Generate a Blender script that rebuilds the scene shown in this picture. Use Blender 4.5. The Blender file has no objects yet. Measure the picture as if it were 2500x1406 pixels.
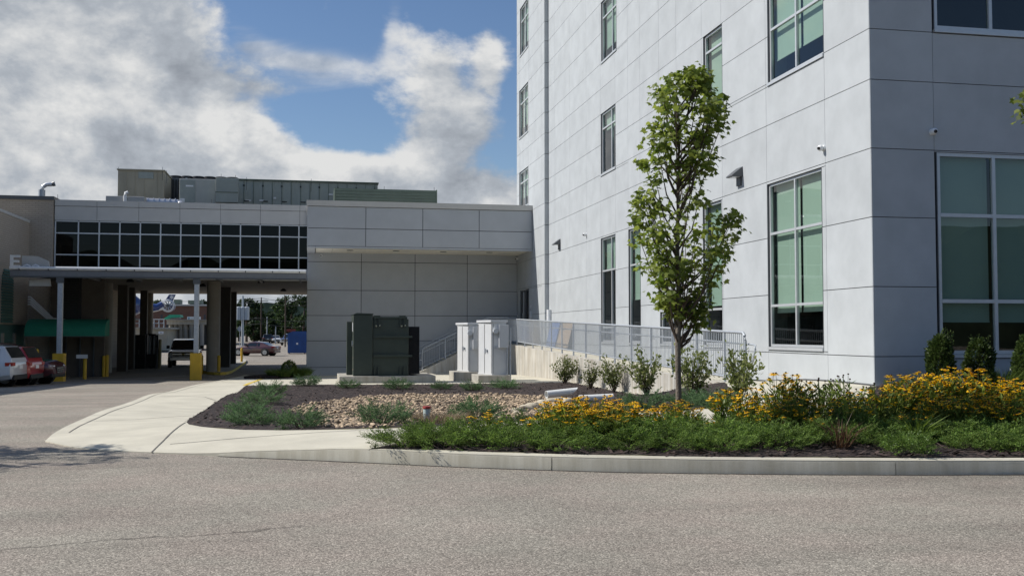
import bpy, bmesh, math, random
import numpy as np
from mathutils import Vector, Matrix
from mathutils.geometry import delaunay_2d_cdt
R=math.radians
random.seed(7); rng=np.random.default_rng(11)
SC=bpy.context.scene; COL=SC.collection
# ------------------------------------------------------------------ camera
PSI=R(11.1); TH=math.atan(110/2500); F=2500.; CZ=1.5
_s,_c=math.sin(PSI),math.cos(PSI); _st,_ct=math.sin(TH),math.cos(TH)
FW=np.array([_s*_ct,_c*_ct,_st]); UP=np.array([-_s*_st,-_c*_st,_ct]); RT=np.array([_c,-_s,0.]); C0=np.array([0,0,CZ])
cam_data=bpy.data.cameras.new('camera'); cam=bpy.data.objects.new('camera',cam_data); COL.objects.link(cam)
cam_data.sensor_width=36; cam_data.lens=36.0; cam_data.clip_start=.1; cam_data.clip_end=3000
cam.location=(0,0,CZ); cam.rotation_euler=(R(90)+TH,0,-PSI)
SC.camera=cam
SC.view_settings.view_transform='Standard'; SC.view_settings.look='None'; SC.view_settings.gamma=1
SC.view_settings.exposure=0.0
# ------------------------------------------------------------------ sun and sky
SUNV=Vector((4.9,-1.3,-4.9)).normalized()
SUN_EL=math.asin(-SUNV.z); SUN_AZ=math.atan2(-SUNV.x,-SUNV.y)
sd=bpy.data.lights.new('sun','SUN'); sd.energy=5.0; sd.angle=R(.53); sd.color=(1,.96,.90)
sun=bpy.data.objects.new('sun',sd); COL.objects.link(sun); sun.rotation_euler=SUNV.to_track_quat('-Z','Y').to_euler(); sun.location=(-40,20,60)
W=bpy.data.worlds.new('World'); SC.world=W; W.use_nodes=True
def world():
    nt=W.node_tree; N=nt.nodes; L=nt.links; N.clear()
    def nd(t,**k):
        n=N.new(t)
        for a,b in k.items(): setattr(n,a,b)
        return n
    def m(op,a,b=None,c=None,clamp=False):
        n=nd('ShaderNodeMath',operation=op,use_clamp=clamp)
        for i,v in enumerate((a,b,c)):
            if v is None: continue
            if isinstance(v,(int,float)): n.inputs[i].default_value=v
            else: L.new(v,n.inputs[i])
        return n.outputs[0]
    sky=nd('ShaderNodeTexSky',sky_type='NISHITA',sun_disc=False,sun_elevation=SUN_EL,sun_rotation=SUN_AZ,altitude=200,air_density=1.0,dust_density=.35,ozone_density=2.2)
    tc=nd('ShaderNodeTexCoord'); d=tc.outputs['Generated']
    sp=nd('ShaderNodeSeparateXYZ'); L.new(d,sp.inputs[0])
    az=m('ARCTAN2',sp.outputs[0],sp.outputs[1]); el=m('ARCSINE',sp.outputs[2])
    def ang(px,py):
        a=math.atan((px-1250)/F); return PSI+a, math.atan((813-py)/F*math.cos(a))
    def blob(px,py,sx,sy,amp,tilt=0.):
        a,e=ang(px,py); u=m('SUBTRACT',az,a); v=m('SUBTRACT',el,e)
        if tilt: v=m('ADD',v,m('MULTIPLY',u,tilt))
        u=m('MULTIPLY',u,F/sx); v=m('MULTIPLY',v,F/sy)
        q=m('ADD',m('MULTIPLY',u,u),m('MULTIPLY',v,v))
        return m('MULTIPLY',m('EXPONENT',m('MULTIPLY',q,-1.)),amp)
    def noise(vec,sc,det,ro,dist=0.):
        n=nd('ShaderNodeTexNoise'); n.inputs['Scale'].default_value=sc; n.inputs['Detail'].default_value=det; n.inputs['Roughness'].default_value=ro; n.inputs['Distortion'].default_value=dist
        L.new(vec,n.inputs['Vector']); return n.outputs[0]
    def mapv(loc,scale):
        n=nd('ShaderNodeMapping'); n.inputs['Location'].default_value=loc; n.inputs['Scale'].default_value=scale; L.new(d,n.inputs['Vector']); return n.outputs[0]
    def puff(vec,sc):
        n=nd('ShaderNodeTexVoronoi',feature='F1'); n.inputs['Scale'].default_value=sc; n.inputs['Detail'].default_value=3.; n.inputs['Roughness'].default_value=.52; n.inputs['Lacunarity'].default_value=2.15;
        n.normalize=True; L.new(vec,n.inputs['Vector']); return m('SUBTRACT',.42,n.outputs['Distance'])
    def warp(vec):
        n=nd('ShaderNodeTexNoise'); n.inputs['Scale'].default_value=9; n.inputs['Detail'].default_value=4; L.new(vec,n.inputs['Vector'])
        a=nd('ShaderNodeVectorMath',operation='SUBTRACT'); L.new(n.outputs['Color'],a.inputs[0]); a.inputs[1].default_value=(.5,.5,.5)
        b=nd('ShaderNodeVectorMath',operation='SCALE'); L.new(a.outputs[0],b.inputs[0]); b.inputs['Scale'].default_value=.10
        c=nd('ShaderNodeVectorMath',operation='ADD'); L.new(vec,c.inputs[0]); L.new(b.outputs[0],c.inputs[1]); return c.outputs[0]
    def field(loc):
        v=mapv(loc,(1,1,1.45)); w=warp(v)
        return m('ADD',m('MULTIPLY',m('SUBTRACT',noise(v,5.5,12,.62,.1),.5),2.3),m('MULTIPLY',puff(w,9.),.95)),v
    f0,v0=field((3.1,.7,.2)); f1,_=field((3.1-.030,.7+.004,.2+.040))
    B=None
    for b in ((70,160,410,400,1.05),(450,360,250,130,.50),(1115,310,120,85,.58),(1195,135,42,85,.48),(1075,165,60,70,.30),(800,700,1600,190,.75),(800,490,800,85,1.0),(640,345,90,50,.30),(650,215,150,30,.26),
              (760,60,190,60,-.22),(810,300,120,85,-.75),(750,95,200,35,-.30),(600,60,70,70,-.25),(1245,235,25,60,-.12)):
        x=blob(*b); B=x if B is None else m('ADD',B,x)
    dens=m('ADD',m('ADD',B,f0),.02)
    fd=m('ADD',m('ADD',m('MULTIPLY',sp.outputs[0],float(FW[0])),m('MULTIPLY',sp.outputs[1],float(FW[1]))),m('MULTIPLY',sp.outputs[2],-.25))
    mk=nd('ShaderNodeMapRange',interpolation_type='SMOOTHSTEP'); L.new(fd,mk.inputs[0]); mk.inputs[1].default_value=.25; mk.inputs[2].default_value=.78; mk.inputs[3].default_value=-.12; mk.inputs[4].default_value=0
    dens=m('ADD',dens,mk.outputs[0])
    mr=nd('ShaderNodeMapRange',interpolation_type='SMOOTHSTEP'); L.new(dens,mr.inputs[0]); mr.inputs[1].default_value=.22; mr.inputs[2].default_value=.60
    # thin high veils: one long streak and two small wisps
    wn=noise(mapv((1.7,2.2,.4),(1,1,4.2)),7.,10,.62,.6); wv=None
    for b in ((765,158,185,40,.95,.05),(1000,165,60,30,.5,.2),(955,75,26,70,.75,-.7),(590,75,90,50,.5,.4),(690,215,120,26,.4)):
        x=blob(*b); wv=x if wv is None else m('ADD',wv,x)
    wr=nd('ShaderNodeMapRange',interpolation_type='SMOOTHSTEP'); L.new(m('ADD',m('MULTIPLY',m('SUBTRACT',wn,.5),1.7),m('MULTIPLY',wv,.9)),wr.inputs[0]); wr.inputs[1].default_value=.18; wr.inputs[2].default_value=1.05; wr.inputs[3].default_value=0; wr.inputs[4].default_value=.72
    cov=m('SUBTRACT',1.,m('MULTIPLY',m('SUBTRACT',1.,mr.outputs[0]),m('SUBTRACT',1.,m('MULTIPLY',wr.outputs[0],m('MINIMUM',m('MULTIPLY',wv,1.6),1.)))))
    # light and shade of the cloud body: denser towards the sun means darker
    sh=m('ADD',m('MULTIPLY',m('SUBTRACT',f0,f1),1.15),.64)
    sh=m('ADD',sh,m('MULTIPLY',f0,.42))
    for b in ((310,110,260,90,-.34),(260,335,230,48,-.36),(430,190,90,40,-.10),(640,330,60,40,.12),(820,425,170,28,-.14),(480,270,100,28,.16),(940,378,70,22,.28),(1010,235,60,70,.06),(1100,330,90,60,-.10),(1190,120,40,60,.10),(90,60,120,60,.14),(60,230,90,40,.10),(900,470,380,40,-.12),(1120,330,110,40,-.12)):
        sh=m('ADD',sh,blob(*b))
    ramp=nd('ShaderNodeValToRGB'); L.new(sh,ramp.inputs[0]); cr=ramp.color_ramp
    cr.elements[0].position=0.02; cr.elements[0].color=(.36,.395,.45,1); cr.elements[1].position=1.0; cr.elements[1].color=(.93,.935,.93,1)
    e=cr.elements.new(.45); e.color=(.53,.575,.635,1)
    hs=nd('ShaderNodeHueSaturation'); hs.inputs['Saturation'].default_value=1.10; hs.inputs['Hue'].default_value=.505; L.new(sky.outputs[0],hs.inputs['Color']); bg=nd('ShaderNodeBackground'); L.new(hs.outputs[0],bg.inputs[0]); bg.inputs[1].default_value=.10
    bc=nd('ShaderNodeBackground'); L.new(ramp.outputs[0],bc.inputs[0]); bc.inputs[1].default_value=.80
    mx=nd('ShaderNodeMixShader'); L.new(cov,mx.inputs[0]); L.new(bg.outputs[0],mx.inputs[1]); L.new(bc.outputs[0],mx.inputs[2])
    out=nd('ShaderNodeOutputWorld'); L.new(mx.outputs[0],out.inputs[0])
world()
W.cycles.sampling_method='MANUAL'; W.cycles.sample_map_resolution=512
# ------------------------------------------------------------------ pixel rays to points in the place
def ray(x,y): return FW+RT*(x-1250)/F-UP*(y-703)/F
def PX(x,y,X): d=ray(x,y); return C0+d*X/d[0]
def PY(x,y,Y): d=ray(x,y); return C0+d*Y/d[1]
def PZ(x,y,Z): d=ray(x,y); return C0+d*(Z-CZ)/d[2]
def PD(x,y,D): return C0+ray(x,y)*D
def zr(X,Y): return float(np.interp(Y,[12,20,30,40,50,64,100,140,190,300,420],[0,-.09,-.26,-.46,-.65,-.72,-.80,-.6,-.35,0,.3]))
def G(px,py,f):
    d=ray(px,py); t=6.
    while t<320:
        p=C0+d*t
        if p[2]<f(p[0],p[1]): break
        t+=.15
    a,b=t-.15,t
    for _ in range(22):
        t=(a+b)/2; p=C0+d*t
        if p[2]<f(p[0],p[1]): b=t
        else: a=t
    return p
# ------------------------------------------------------------------ materials
MATS={}
def mat(name,col,rough=.6,var=.12,scale=4.,bump=0.,bscale=60.,metal=0.,island=0.,spec=.5,tint=None,streak=0.,detail=4,coat=0.):
    if name in MATS: return MATS[name]
    mt=bpy.data.materials.new(name); mt.use_nodes=True; nt=mt.node_tree; N=nt.nodes; L=nt.links
    p=N['Principled BSDF']; p.inputs['Roughness'].default_value=rough; p.inputs['Metallic'].default_value=metal; p.inputs['Specular IOR Level'].default_value=spec
    if coat: p.inputs['Coat Weight'].default_value=coat; p.inputs['Coat Roughness'].default_value=.05
    tc=N.new('ShaderNodeTexCoord')
    n=N.new('ShaderNodeTexNoise'); n.inputs['Scale'].default_value=scale; n.inputs['Detail'].default_value=detail; n.inputs['Roughness'].default_value=.6
    if streak:
        mp=N.new('ShaderNodeMapping'); mp.inputs['Scale'].default_value=(1,1,streak); L.new(tc.outputs['Object'],mp.inputs[0]); L.new(mp.outputs[0],n.inputs['Vector'])
    else: L.new(tc.outputs['Object'],n.inputs['Vector'])
    rp=N.new('ShaderNodeValToRGB'); L.new(n.outputs[0],rp.inputs[0])
    t=tint or col
    rp.color_ramp.elements[0].position=.28; rp.color_ramp.elements[1].position=.72
    rp.color_ramp.elements[0].color=tuple(max(0,c*(1-var)) for c in t)+(1,)
    rp.color_ramp.elements[1].color=tuple(c*(1+var) for c in col)+(1,)
    src=rp.outputs[0]
    if island:
        g=N.new('ShaderNodeNewGeometry'); h=N.new('ShaderNodeHueSaturation'); mr=N.new('ShaderNodeMapRange')
        L.new(g.outputs['Random Per Island'],mr.inputs[0]); mr.inputs[3].default_value=1-island; mr.inputs[4].default_value=1+island
        L.new(mr.outputs[0],h.inputs['Value']); L.new(src,h.inputs['Color']); src=h.outputs[0]
    L.new(src,p.inputs['Base Color'])
    if bump:
        b=N.new('ShaderNodeBump'); b.inputs['Strength'].default_value=bump; b.inputs['Distance'].default_value=.02
        n2=N.new('ShaderNodeTexNoise'); n2.inputs['Scale'].default_value=bscale; n2.inputs['Detail'].default_value=5; L.new(tc.outputs['Object'],n2.inputs['Vector'])
        L.new(n2.outputs[0],b.inputs['Height']); L.new(b.outputs[0],p.inputs['Normal'])
    MATS[name]=mt; return mt
def nodes(name):
    mt=bpy.data.materials.new(name); mt.use_nodes=True; nt=mt.node_tree; MATS[name]=mt
    return mt,nt.nodes,nt.links,nt.nodes['Principled BSDF']
def leafmat(name,a,b,trans=.35,rough=.45):
    mt,N,L,p=nodes(name)
    g=N.new('ShaderNodeNewGeometry'); rp=N.new('ShaderNodeValToRGB'); L.new(g.outputs['Random Per Island'],rp.inputs[0])
    rp.color_ramp.elements[0].color=a+(1,); rp.color_ramp.elements[1].color=b+(1,)
    oi=N.new('ShaderNodeObjectInfo'); ov=N.new('ShaderNodeMapRange'); L.new(oi.outputs['Random'],ov.inputs[0]); ov.inputs[3].default_value=.78; ov.inputs[4].default_value=1.25
    ta=N.new('ShaderNodeAttribute'); ta.attribute_name='tone'; tm=N.new('ShaderNodeMath'); tm.operation='MULTIPLY_ADD'; L.new(ta.outputs['Fac'],tm.inputs[0]); L.new(ov.outputs[0],tm.inputs[1]); L.new(ov.outputs[0],tm.inputs[2])
    oh=N.new('ShaderNodeHueSaturation'); L.new(tm.outputs[0],oh.inputs['Value']); L.new(rp.outputs[0],oh.inputs['Color']); rp=oh
    L.new(rp.outputs[0],p.inputs['Base Color']); p.inputs['Roughness'].default_value=rough; p.inputs['Specular IOR Level'].default_value=.3
    tr=N.new('ShaderNodeBsdfTranslucent'); hs=N.new('ShaderNodeHueSaturation'); hs.inputs['Value'].default_value=1.3; hs.inputs['Saturation'].default_value=1.1
    L.new(rp.outputs[0],hs.inputs['Color']); L.new(hs.outputs[0],tr.inputs[0])
    mx=N.new('ShaderNodeMixShader'); mx.inputs[0].default_value=trans; L.new(p.outputs[0],mx.inputs[1]); L.new(tr.outputs[0],mx.inputs[2])
    L.new(mx.outputs[0],N['Material Output'].inputs[0]); return mt
def glassmat(name,tint,f0=.06,rough=.0,refl=1.0):
    mt,N,L,p=nodes(name); N.remove(p)
    t=N.new('ShaderNodeBsdfTransparent'); t.inputs[0].default_value=tint+(1,)
    g=N.new('ShaderNodeBsdfGlossy'); g.inputs['Roughness'].default_value=rough; g.inputs[0].default_value=(refl,refl,refl,1)
    lw=N.new('ShaderNodeLayerWeight'); lw.inputs[0].default_value=.5
    pw=N.new('ShaderNodeMath'); pw.operation='POWER'; L.new(lw.outputs['Facing'],pw.inputs[0]); pw.inputs[1].default_value=5
    fr=N.new('ShaderNodeMapRange'); L.new(pw.outputs[0],fr.inputs[0]); fr.inputs[3].default_value=f0; fr.inputs[4].default_value=1
    tc=N.new('ShaderNodeTexCoord'); n=N.new('ShaderNodeTexNoise'); n.inputs['Scale'].default_value=.7; n.inputs['Detail'].default_value=1; L.new(tc.outputs['Object'],n.inputs[0])
    b=N.new('ShaderNodeBump'); b.inputs['Strength'].default_value=.05; b.inputs['Distance'].default_value=.05; L.new(n.outputs[0],b.inputs['Height']); L.new(b.outputs[0],g.inputs['Normal'])
    mx=N.new('ShaderNodeMixShader'); L.new(fr.outputs[0],mx.inputs[0]); L.new(t.outputs[0],mx.inputs[1]); L.new(g.outputs[0],mx.inputs[2])
    L.new(mx.outputs[0],N['Material Output'].inputs[0]); return mt
def asphalt():
    mt,N,L,p=nodes('asphalt'); tc=N.new('ShaderNodeTexCoord'); O=tc.outputs['Object']
    def nz(sc,det,ro=.6):
        n=N.new('ShaderNodeTexNoise'); n.inputs['Scale'].default_value=sc; n.inputs['Detail'].default_value=det; n.inputs['Roughness'].default_value=ro; L.new(O,n.inputs[0]); return n.outputs[0]
    vo=N.new('ShaderNodeTexVoronoi'); vo.inputs['Scale'].default_value=95; L.new(O,vo.inputs['Vector'])
    hs=N.new('ShaderNodeSeparateColor'); L.new(vo.outputs['Color'],hs.inputs[0])
    r=N.new('ShaderNodeValToRGB'); L.new(hs.outputs[0],r.inputs[0]); cr=r.color_ramp
    cr.elements[0].position=.0; cr.elements[0].color=(.145,.127,.106,1); cr.elements[1].position=1; cr.elements[1].color=(.54,.482,.405,1)
    e=cr.elements.new(.3); e.color=(.232,.206,.174,1); e=cr.elements.new(.75); e.color=(.331,.294,.247,1)
    big=nz(.35,4,.6); rb=N.new('ShaderNodeMapRange'); L.new(big,rb.inputs[0]); rb.inputs[1].default_value=.3; rb.inputs[2].default_value=.7; rb.inputs[3].default_value=.82; rb.inputs[4].default_value=1.12
    mp=N.new('ShaderNodeMapping'); mp.inputs['Scale'].default_value=(.12,1.1,1); mp.inputs['Rotation'].default_value=(0,0,R(8)); L.new(O,mp.inputs[0])
    n3=N.new('ShaderNodeTexNoise'); n3.inputs['Scale'].default_value=1.1; n3.inputs['Detail'].default_value=5; L.new(mp.outputs[0],n3.inputs[0])
    rs=N.new('ShaderNodeMapRange'); L.new(n3.outputs[0],rs.inputs[0]); rs.inputs[1].default_value=.33; rs.inputs[2].default_value=.5; rs.inputs[3].default_value=.84; rs.inputs[4].default_value=1.0
    mu=N.new('ShaderNodeMath'); mu.operation='MULTIPLY'; L.new(rb.outputs[0],mu.inputs[0]); L.new(rs.outputs[0],mu.inputs[1])
    # crack
    wv=N.new('ShaderNodeSeparateXYZ'); L.new(O,wv.inputs[0])
    nk=nz(1.7,4,.6)
    def mm(op,a,b):
        n=N.new('ShaderNodeMath'); n.operation=op
        for i,v in enumerate((a,b)):
            if isinstance(v,(int,float)): n.inputs[i].default_value=v
            else: L.new(v,n.inputs[i])
        return n.outputs[0]
    ln=mm('ABSOLUTE',mm('SUBTRACT',mm('ADD',wv.outputs[1],mm('MULTIPLY',nk,.5)),mm('ADD',mm('MULTIPLY',wv.outputs[0],.2),8.45)),0)
    ck=N.new('ShaderNodeMapRange'); L.new(ln,ck.inputs[0]); ck.inputs[1].default_value=.006; ck.inputs[2].default_value=.03; ck.inputs[3].default_value=.5; ck.inputs[4].default_value=1
    fade=N.new('ShaderNodeMapRange'); L.new(nz(.55,2),fade.inputs[0]); fade.inputs[1].default_value=.40; fade.inputs[2].default_value=.50; fade.inputs[3].default_value=0; fade.inputs[4].default_value=1
    xo=N.new('ShaderNodeMapRange'); L.new(mm('ABSOLUTE',mm('ADD',wv.outputs[0],1.2),0),xo.inputs[0]); xo.inputs[1].default_value=.5; xo.inputs[2].default_value=1.3; xo.inputs[3].default_value=0; xo.inputs[4].default_value=1
    ckm=mm('MAXIMUM',mm('MAXIMUM',ck.outputs[0],mm('MULTIPLY',fade.outputs[0],.6)),xo.outputs[0])
    mu2=mm('MULTIPLY',mu.outputs[0],ckm)
    mx=N.new('ShaderNodeMix'); mx.data_type='RGBA'; mx.blend_type='MULTIPLY'; mx.inputs[0].default_value=1
    hm=N.new('ShaderNodeMix'); hm.data_type='RGBA'; hm.blend_type='MIX'; hr=N.new('ShaderNodeMapRange'); L.new(nz(.9,3),hr.inputs[0]); hr.inputs[1].default_value=.38; hr.inputs[2].default_value=.62; L.new(hr.outputs[0],hm.inputs[0]); hm.inputs[6].default_value=(.96,.985,.965,1); hm.inputs[7].default_value=(1.0,.975,.965,1)
    hx=N.new('ShaderNodeMix'); hx.data_type='RGBA'; hx.blend_type='MULTIPLY'; hx.inputs[0].default_value=1; L.new(r.outputs[0],hx.inputs[6]); L.new(hm.outputs[2],hx.inputs[7])
    L.new(hx.outputs[2],mx.inputs[6]); L.new(mu2,mx.inputs[7])
    L.new(mx.outputs[2],p.inputs['Base Color']); p.inputs['Roughness'].default_value=.9; p.inputs['Specular IOR Level'].default_value=.25
    b=N.new('ShaderNodeBump'); b.inputs['Strength'].default_value=.55; b.inputs['Distance'].default_value=.005; L.new(vo.outputs['Distance'],b.inputs['Height']); b.invert=True; L.new(b.outputs[0],p.inputs['Normal'])
    return mt
def concrete(name,col,joint=0.,stain=.0,axis='XY'):
    mt,N,L,p=nodes(name); tc=N.new('ShaderNodeTexCoord'); O=tc.outputs['Object']
    n=N.new('ShaderNodeTexNoise'); n.inputs['Scale'].default_value=1.1; n.inputs['Detail'].default_value=8; n.inputs['Roughness'].default_value=.65; L.new(O,n.inputs[0])
    r=N.new('ShaderNodeValToRGB'); L.new(n.outputs[0],r.inputs[0]); r.color_ramp.elements[0].position=.3; r.color_ramp.elements[1].position=.7
    r.color_ramp.elements[0].color=tuple(c*.84 for c in col)+(1,); r.color_ramp.elements[1].color=tuple(min(1,c*1.1) for c in col)+(1,)
    src=r.outputs[0]
    if stain:
        mp=N.new('ShaderNodeMapping'); mp.inputs['Scale'].default_value=(3.2,3.2,.25); L.new(O,mp.inputs[0])
        n2=N.new('ShaderNodeTexNoise'); n2.inputs['Scale'].default_value=1.6; n2.inputs['Detail'].default_value=6; n2.inputs['Roughness'].default_value=.7; L.new(mp.outputs[0],n2.inputs[0])
        r2=N.new('ShaderNodeValToRGB'); L.new(n2.outputs[0],r2.inputs[0]); r2.color_ramp.elements[0].position=.38; r2.color_ramp.elements[1].position=.62
        r2.color_ramp.elements[0].color=(.68,.63,.56,1) if stain>.5 else (.8,.78,.74,1); r2.color_ramp.elements[1].color=(1,1,1,1)
        mx=N.new('ShaderNodeMix'); mx.data_type='RGBA'; mx.blend_type='MULTIPLY'; mx.inputs[0].default_value=1; L.new(src,mx.inputs[6]); L.new(r2.outputs[0],mx.inputs[7]); src=mx.outputs[2]
    n3=N.new('ShaderNodeTexNoise'); n3.inputs['Scale'].default_value=140; n3.inputs['Detail'].default_value=3; L.new(O,n3.inputs[0])
    mr=N.new('ShaderNodeMapRange'); L.new(n3.outputs[0],mr.inputs[0]); mr.inputs[3].default_value=.86; mr.inputs[4].default_value=1.14
    mx=N.new('ShaderNodeMix'); mx.data_type='RGBA'; mx.blend_type='MULTIPLY'; mx.inputs[0].default_value=1; L.new(src,mx.inputs[6]); L.new(mr.outputs[0],mx.inputs[7])
    L.new(mx.outputs[2],p.inputs['Base Color']); p.inputs['Roughness'].default_value=.85; p.inputs['Specular IOR Level'].default_value=.3
    b=N.new('ShaderNodeBump'); b.inputs['Strength'].default_value=.25; b.inputs['Distance'].default_value=.006; L.new(n3.outputs[0],b.inputs['Height']); L.new(b.outputs[0],p.inputs['Normal'])
    return mt
def brick(name,c1,c2,mortar,facing):
    mt,N,L,p=nodes(name); tc=N.new('ShaderNodeTexCoord'); sp=N.new('ShaderNodeSeparateXYZ'); L.new(tc.outputs['Object'],sp.inputs[0])
    cb=N.new('ShaderNodeCombineXYZ'); L.new(sp.outputs[0 if facing=='Y' else 1],cb.inputs[0]); L.new(sp.outputs[2],cb.inputs[1])
    b=N.new('ShaderNodeTexBrick'); L.new(cb.outputs[0],b.inputs['Vector']); b.inputs['Scale'].default_value=1
    b.inputs['Brick Width'].default_value=.3; b.inputs['Row Height'].default_value=.10; b.inputs['Mortar Size'].default_value=.016; b.inputs['Mortar Smooth'].default_value=.2
    b.inputs['Color1'].default_value=c1+(1,); b.inputs['Color2'].default_value=c2+(1,); b.inputs['Mortar'].default_value=mortar+(1,)
    L.new(b.outputs[0],p.inputs['Base Color']); p.inputs['Roughness'].default_value=.9
    bu=N.new('ShaderNodeBump'); bu.inputs['Strength'].default_value=.5; bu.inputs['Distance'].default_value=.01; bu.invert=True; L.new(b.outputs['Fac'],bu.inputs['Height']); L.new(bu.outputs[0],p.inputs['Normal'])
    return mt
def barkchips():
    mt,N,L,p=nodes('mulch'); tc=N.new('ShaderNodeTexCoord'); O=tc.outputs['Object']
    mp=N.new('ShaderNodeMapping'); mp.inputs['Scale'].default_value=(1,2.2,1); mp.inputs['Rotation'].default_value=(0,0,.6); L.new(O,mp.inputs[0])
    v=N.new('ShaderNodeTexVoronoi'); v.inputs['Scale'].default_value=17; v.inputs['Randomness'].default_value=1; L.new(mp.outputs[0],v.inputs['Vector'])
    s=N.new('ShaderNodeSeparateColor'); L.new(v.outputs['Color'],s.inputs[0])
    r=N.new('ShaderNodeValToRGB'); L.new(s.outputs[1],r.inputs[0]); r.color_ramp.elements[0].color=(.012,.007,.006,1); r.color_ramp.elements[1].color=(.085,.056,.046,1); e=r.color_ramp.elements.new(.6); e.color=(.03,.018,.015,1)
    L.new(r.outputs[0],p.inputs['Base Color']); p.inputs['Roughness'].default_value=.85
    b=N.new('ShaderNodeBump'); b.inputs['Strength'].default_value=1; b.inputs['Distance'].default_value=.04; L.new(v.outputs['Distance'],b.inputs['Height']); L.new(b.outputs[0],p.inputs['Normal'])
    return mt
M=mat
m_panel=mat('fibre_cement_panel',(.435,.457,.468),.75,.09,1.3,bump=.05,bscale=30,island=.03,spec=.3,detail=9)
m_panel2=mat('link_panel',(.395,.415,.435),.75,.05,1.4,island=.03,spec=.3,detail=8)
m_dark=mat('dark_reveal',(.07,.072,.076),.9,.1)
m_alu=mat('aluminium',(.55,.57,.58),.42,.05,6,metal=.35)
m_alud=mat('dark_aluminium',(.10,.105,.11),.45,.1,6,metal=.3)
m_galv=mat('galvanised_steel',(.44,.47,.50),.5,.12,14,metal=.45)
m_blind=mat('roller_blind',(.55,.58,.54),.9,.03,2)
m_blind2=mat('roller_blind_shaded',(.40,.44,.41),.9,.03,2)  # darker copy of the blind, shade of the front put into its colour
m_room=mat('unlit_room_dark',(.035,.037,.038),.9,.3,.6)  # near-black colour stands for the darkness of unlit rooms
m_glass=glassmat('green_glass',(.62,.735,.675),.06)
m_glassb=glassmat('bronze_glass',(.10,.11,.12),.03,refl=.6)
m_asph=asphalt()
m_conc=concrete('pavement_concrete',(.56,.525,.425))
m_kerb=concrete('kerb_concrete',(.55,.52,.425),stain=.35)
m_rwall=concrete('wall_concrete',(.53,.515,.47),stain=.8)
m_pad=concrete('pad_concrete',(.44,.42,.37),stain=.3)
m_mulch=barkchips()
m_grit=mat('gutter_grit',(.05,.045,.04),.95,.5,30)
m_joint=mat('joint',(.10,.095,.085),.9,.3,20)
m_white=mat('white_paint',(.74,.75,.75),.45,.04,5)
m_wgrey=mat('pale_grey_enamel',(.62,.63,.63),.45,.05,3,coat=.1)
m_tgreen=mat('transformer_green',(.042,.056,.044),.45,.12,3)
m_black=mat('black_plastic',(.012,.012,.013),.5,.1)
m_yel=mat('safety_yellow',(.58,.36,.025),.6,.14,3,bump=.05)
m_yelw=mat('worn_yellow_paint',(.62,.45,.07),.8,.25,5)
m_pvc=mat('white_pvc',(.74,.74,.71),.4,.05,8)
m_beige=mat('beige_panel',(.47,.465,.44),.7,.05,1.5,island=.02)
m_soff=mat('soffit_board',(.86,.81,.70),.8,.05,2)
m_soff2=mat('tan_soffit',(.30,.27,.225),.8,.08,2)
m_col=mat('painted_column',(.30,.275,.235),.75,.1,2)
m_hvac=mat('hvac_grey_green',(.30,.33,.30),.6,.1,1.5)
m_hvac2=mat('hvac_green',(.12,.155,.12),.6,.12,1.5)
m_hvac3=mat('weathered_tan_metal',(.36,.33,.25),.7,.2,1.2,streak=.3)
m_tin=mat('bright_duct',(.62,.63,.64),.35,.12,4,metal=.7)
m_awn=mat('green_canvas',(.015,.20,.125),.75,.08,3)
m_gpaint=mat('dark_green_paint',(.07,.15,.13),.6,.12,2)
m_brickY=brick('tan_brick_front',(.40,.345,.28),(.36,.31,.25),(.29,.255,.21),'Y')
m_brickX=brick('tan_brick_side',(.40,.345,.28),(.36,.31,.25),(.29,.255,.21),'X')
m_bark=mat('maple_bark',(.155,.13,.105),.9,.4,9,bump=.8,bscale=40,streak=.2)
m_bark2=mat('dark_twig',(.07,.05,.038),.9,.3,9)
m_leaf=leafmat('maple_leaf',(.072,.112,.02),(.26,.30,.075),.5)
m_jun=leafmat('juniper_needle',(.05,.10,.022),(.19,.265,.065),.4,.75)
m_junb=leafmat('blue_juniper_needle',(.042,.088,.038),(.135,.205,.092),.38,.75)
m_cfl=leafmat('coneflower_leaf',(.075,.125,.022),(.24,.29,.075),.48)
m_petal=leafmat('yellow_petal',(.80,.43,.012),(.95,.65,.035),.4)
m_disc=mat('flower_disc',(.035,.018,.008),.9,.4,30)
m_shr=leafmat('shrub_leaf',(.075,.105,.03),(.25,.27,.10),.42)
m_hol=leafmat('holly_leaf',(.03,.058,.014),(.11,.15,.045),.3,.4)
m_grs=leafmat('grass_blade',(.07,.12,.02),(.17,.22,.05),.35)
m_dry=leafmat('dry_grass',(.20,.15,.09),(.32,.25,.16),.3)
m_ftree=leafmat('far_tree_leaf',(.018,.036,.012),(.055,.085,.028),.25)
m_redb=brick('red_brick',(.19,.085,.055),(.14,.06,.042),(.13,.10,.085),'Y')
m_carglass=mat('car_glass',(.012,.015,.017),.05,.1,spec=.8)
m_tyre=mat('tyre_rubber',(.014,.014,.014),.85,.2)
m_rim=mat('alloy_rim',(.42,.43,.44),.3,.05,metal=.7)
m_chrome=mat('chrome',(.7,.71,.72),.15,.03,metal=.9)
m_lamp=mat('lamp_lens',(.62,.64,.66),.12,.1,spec=.8)
m_tail=mat('tail_lamp_red',(.30,.012,.01),.2,.1)
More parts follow.
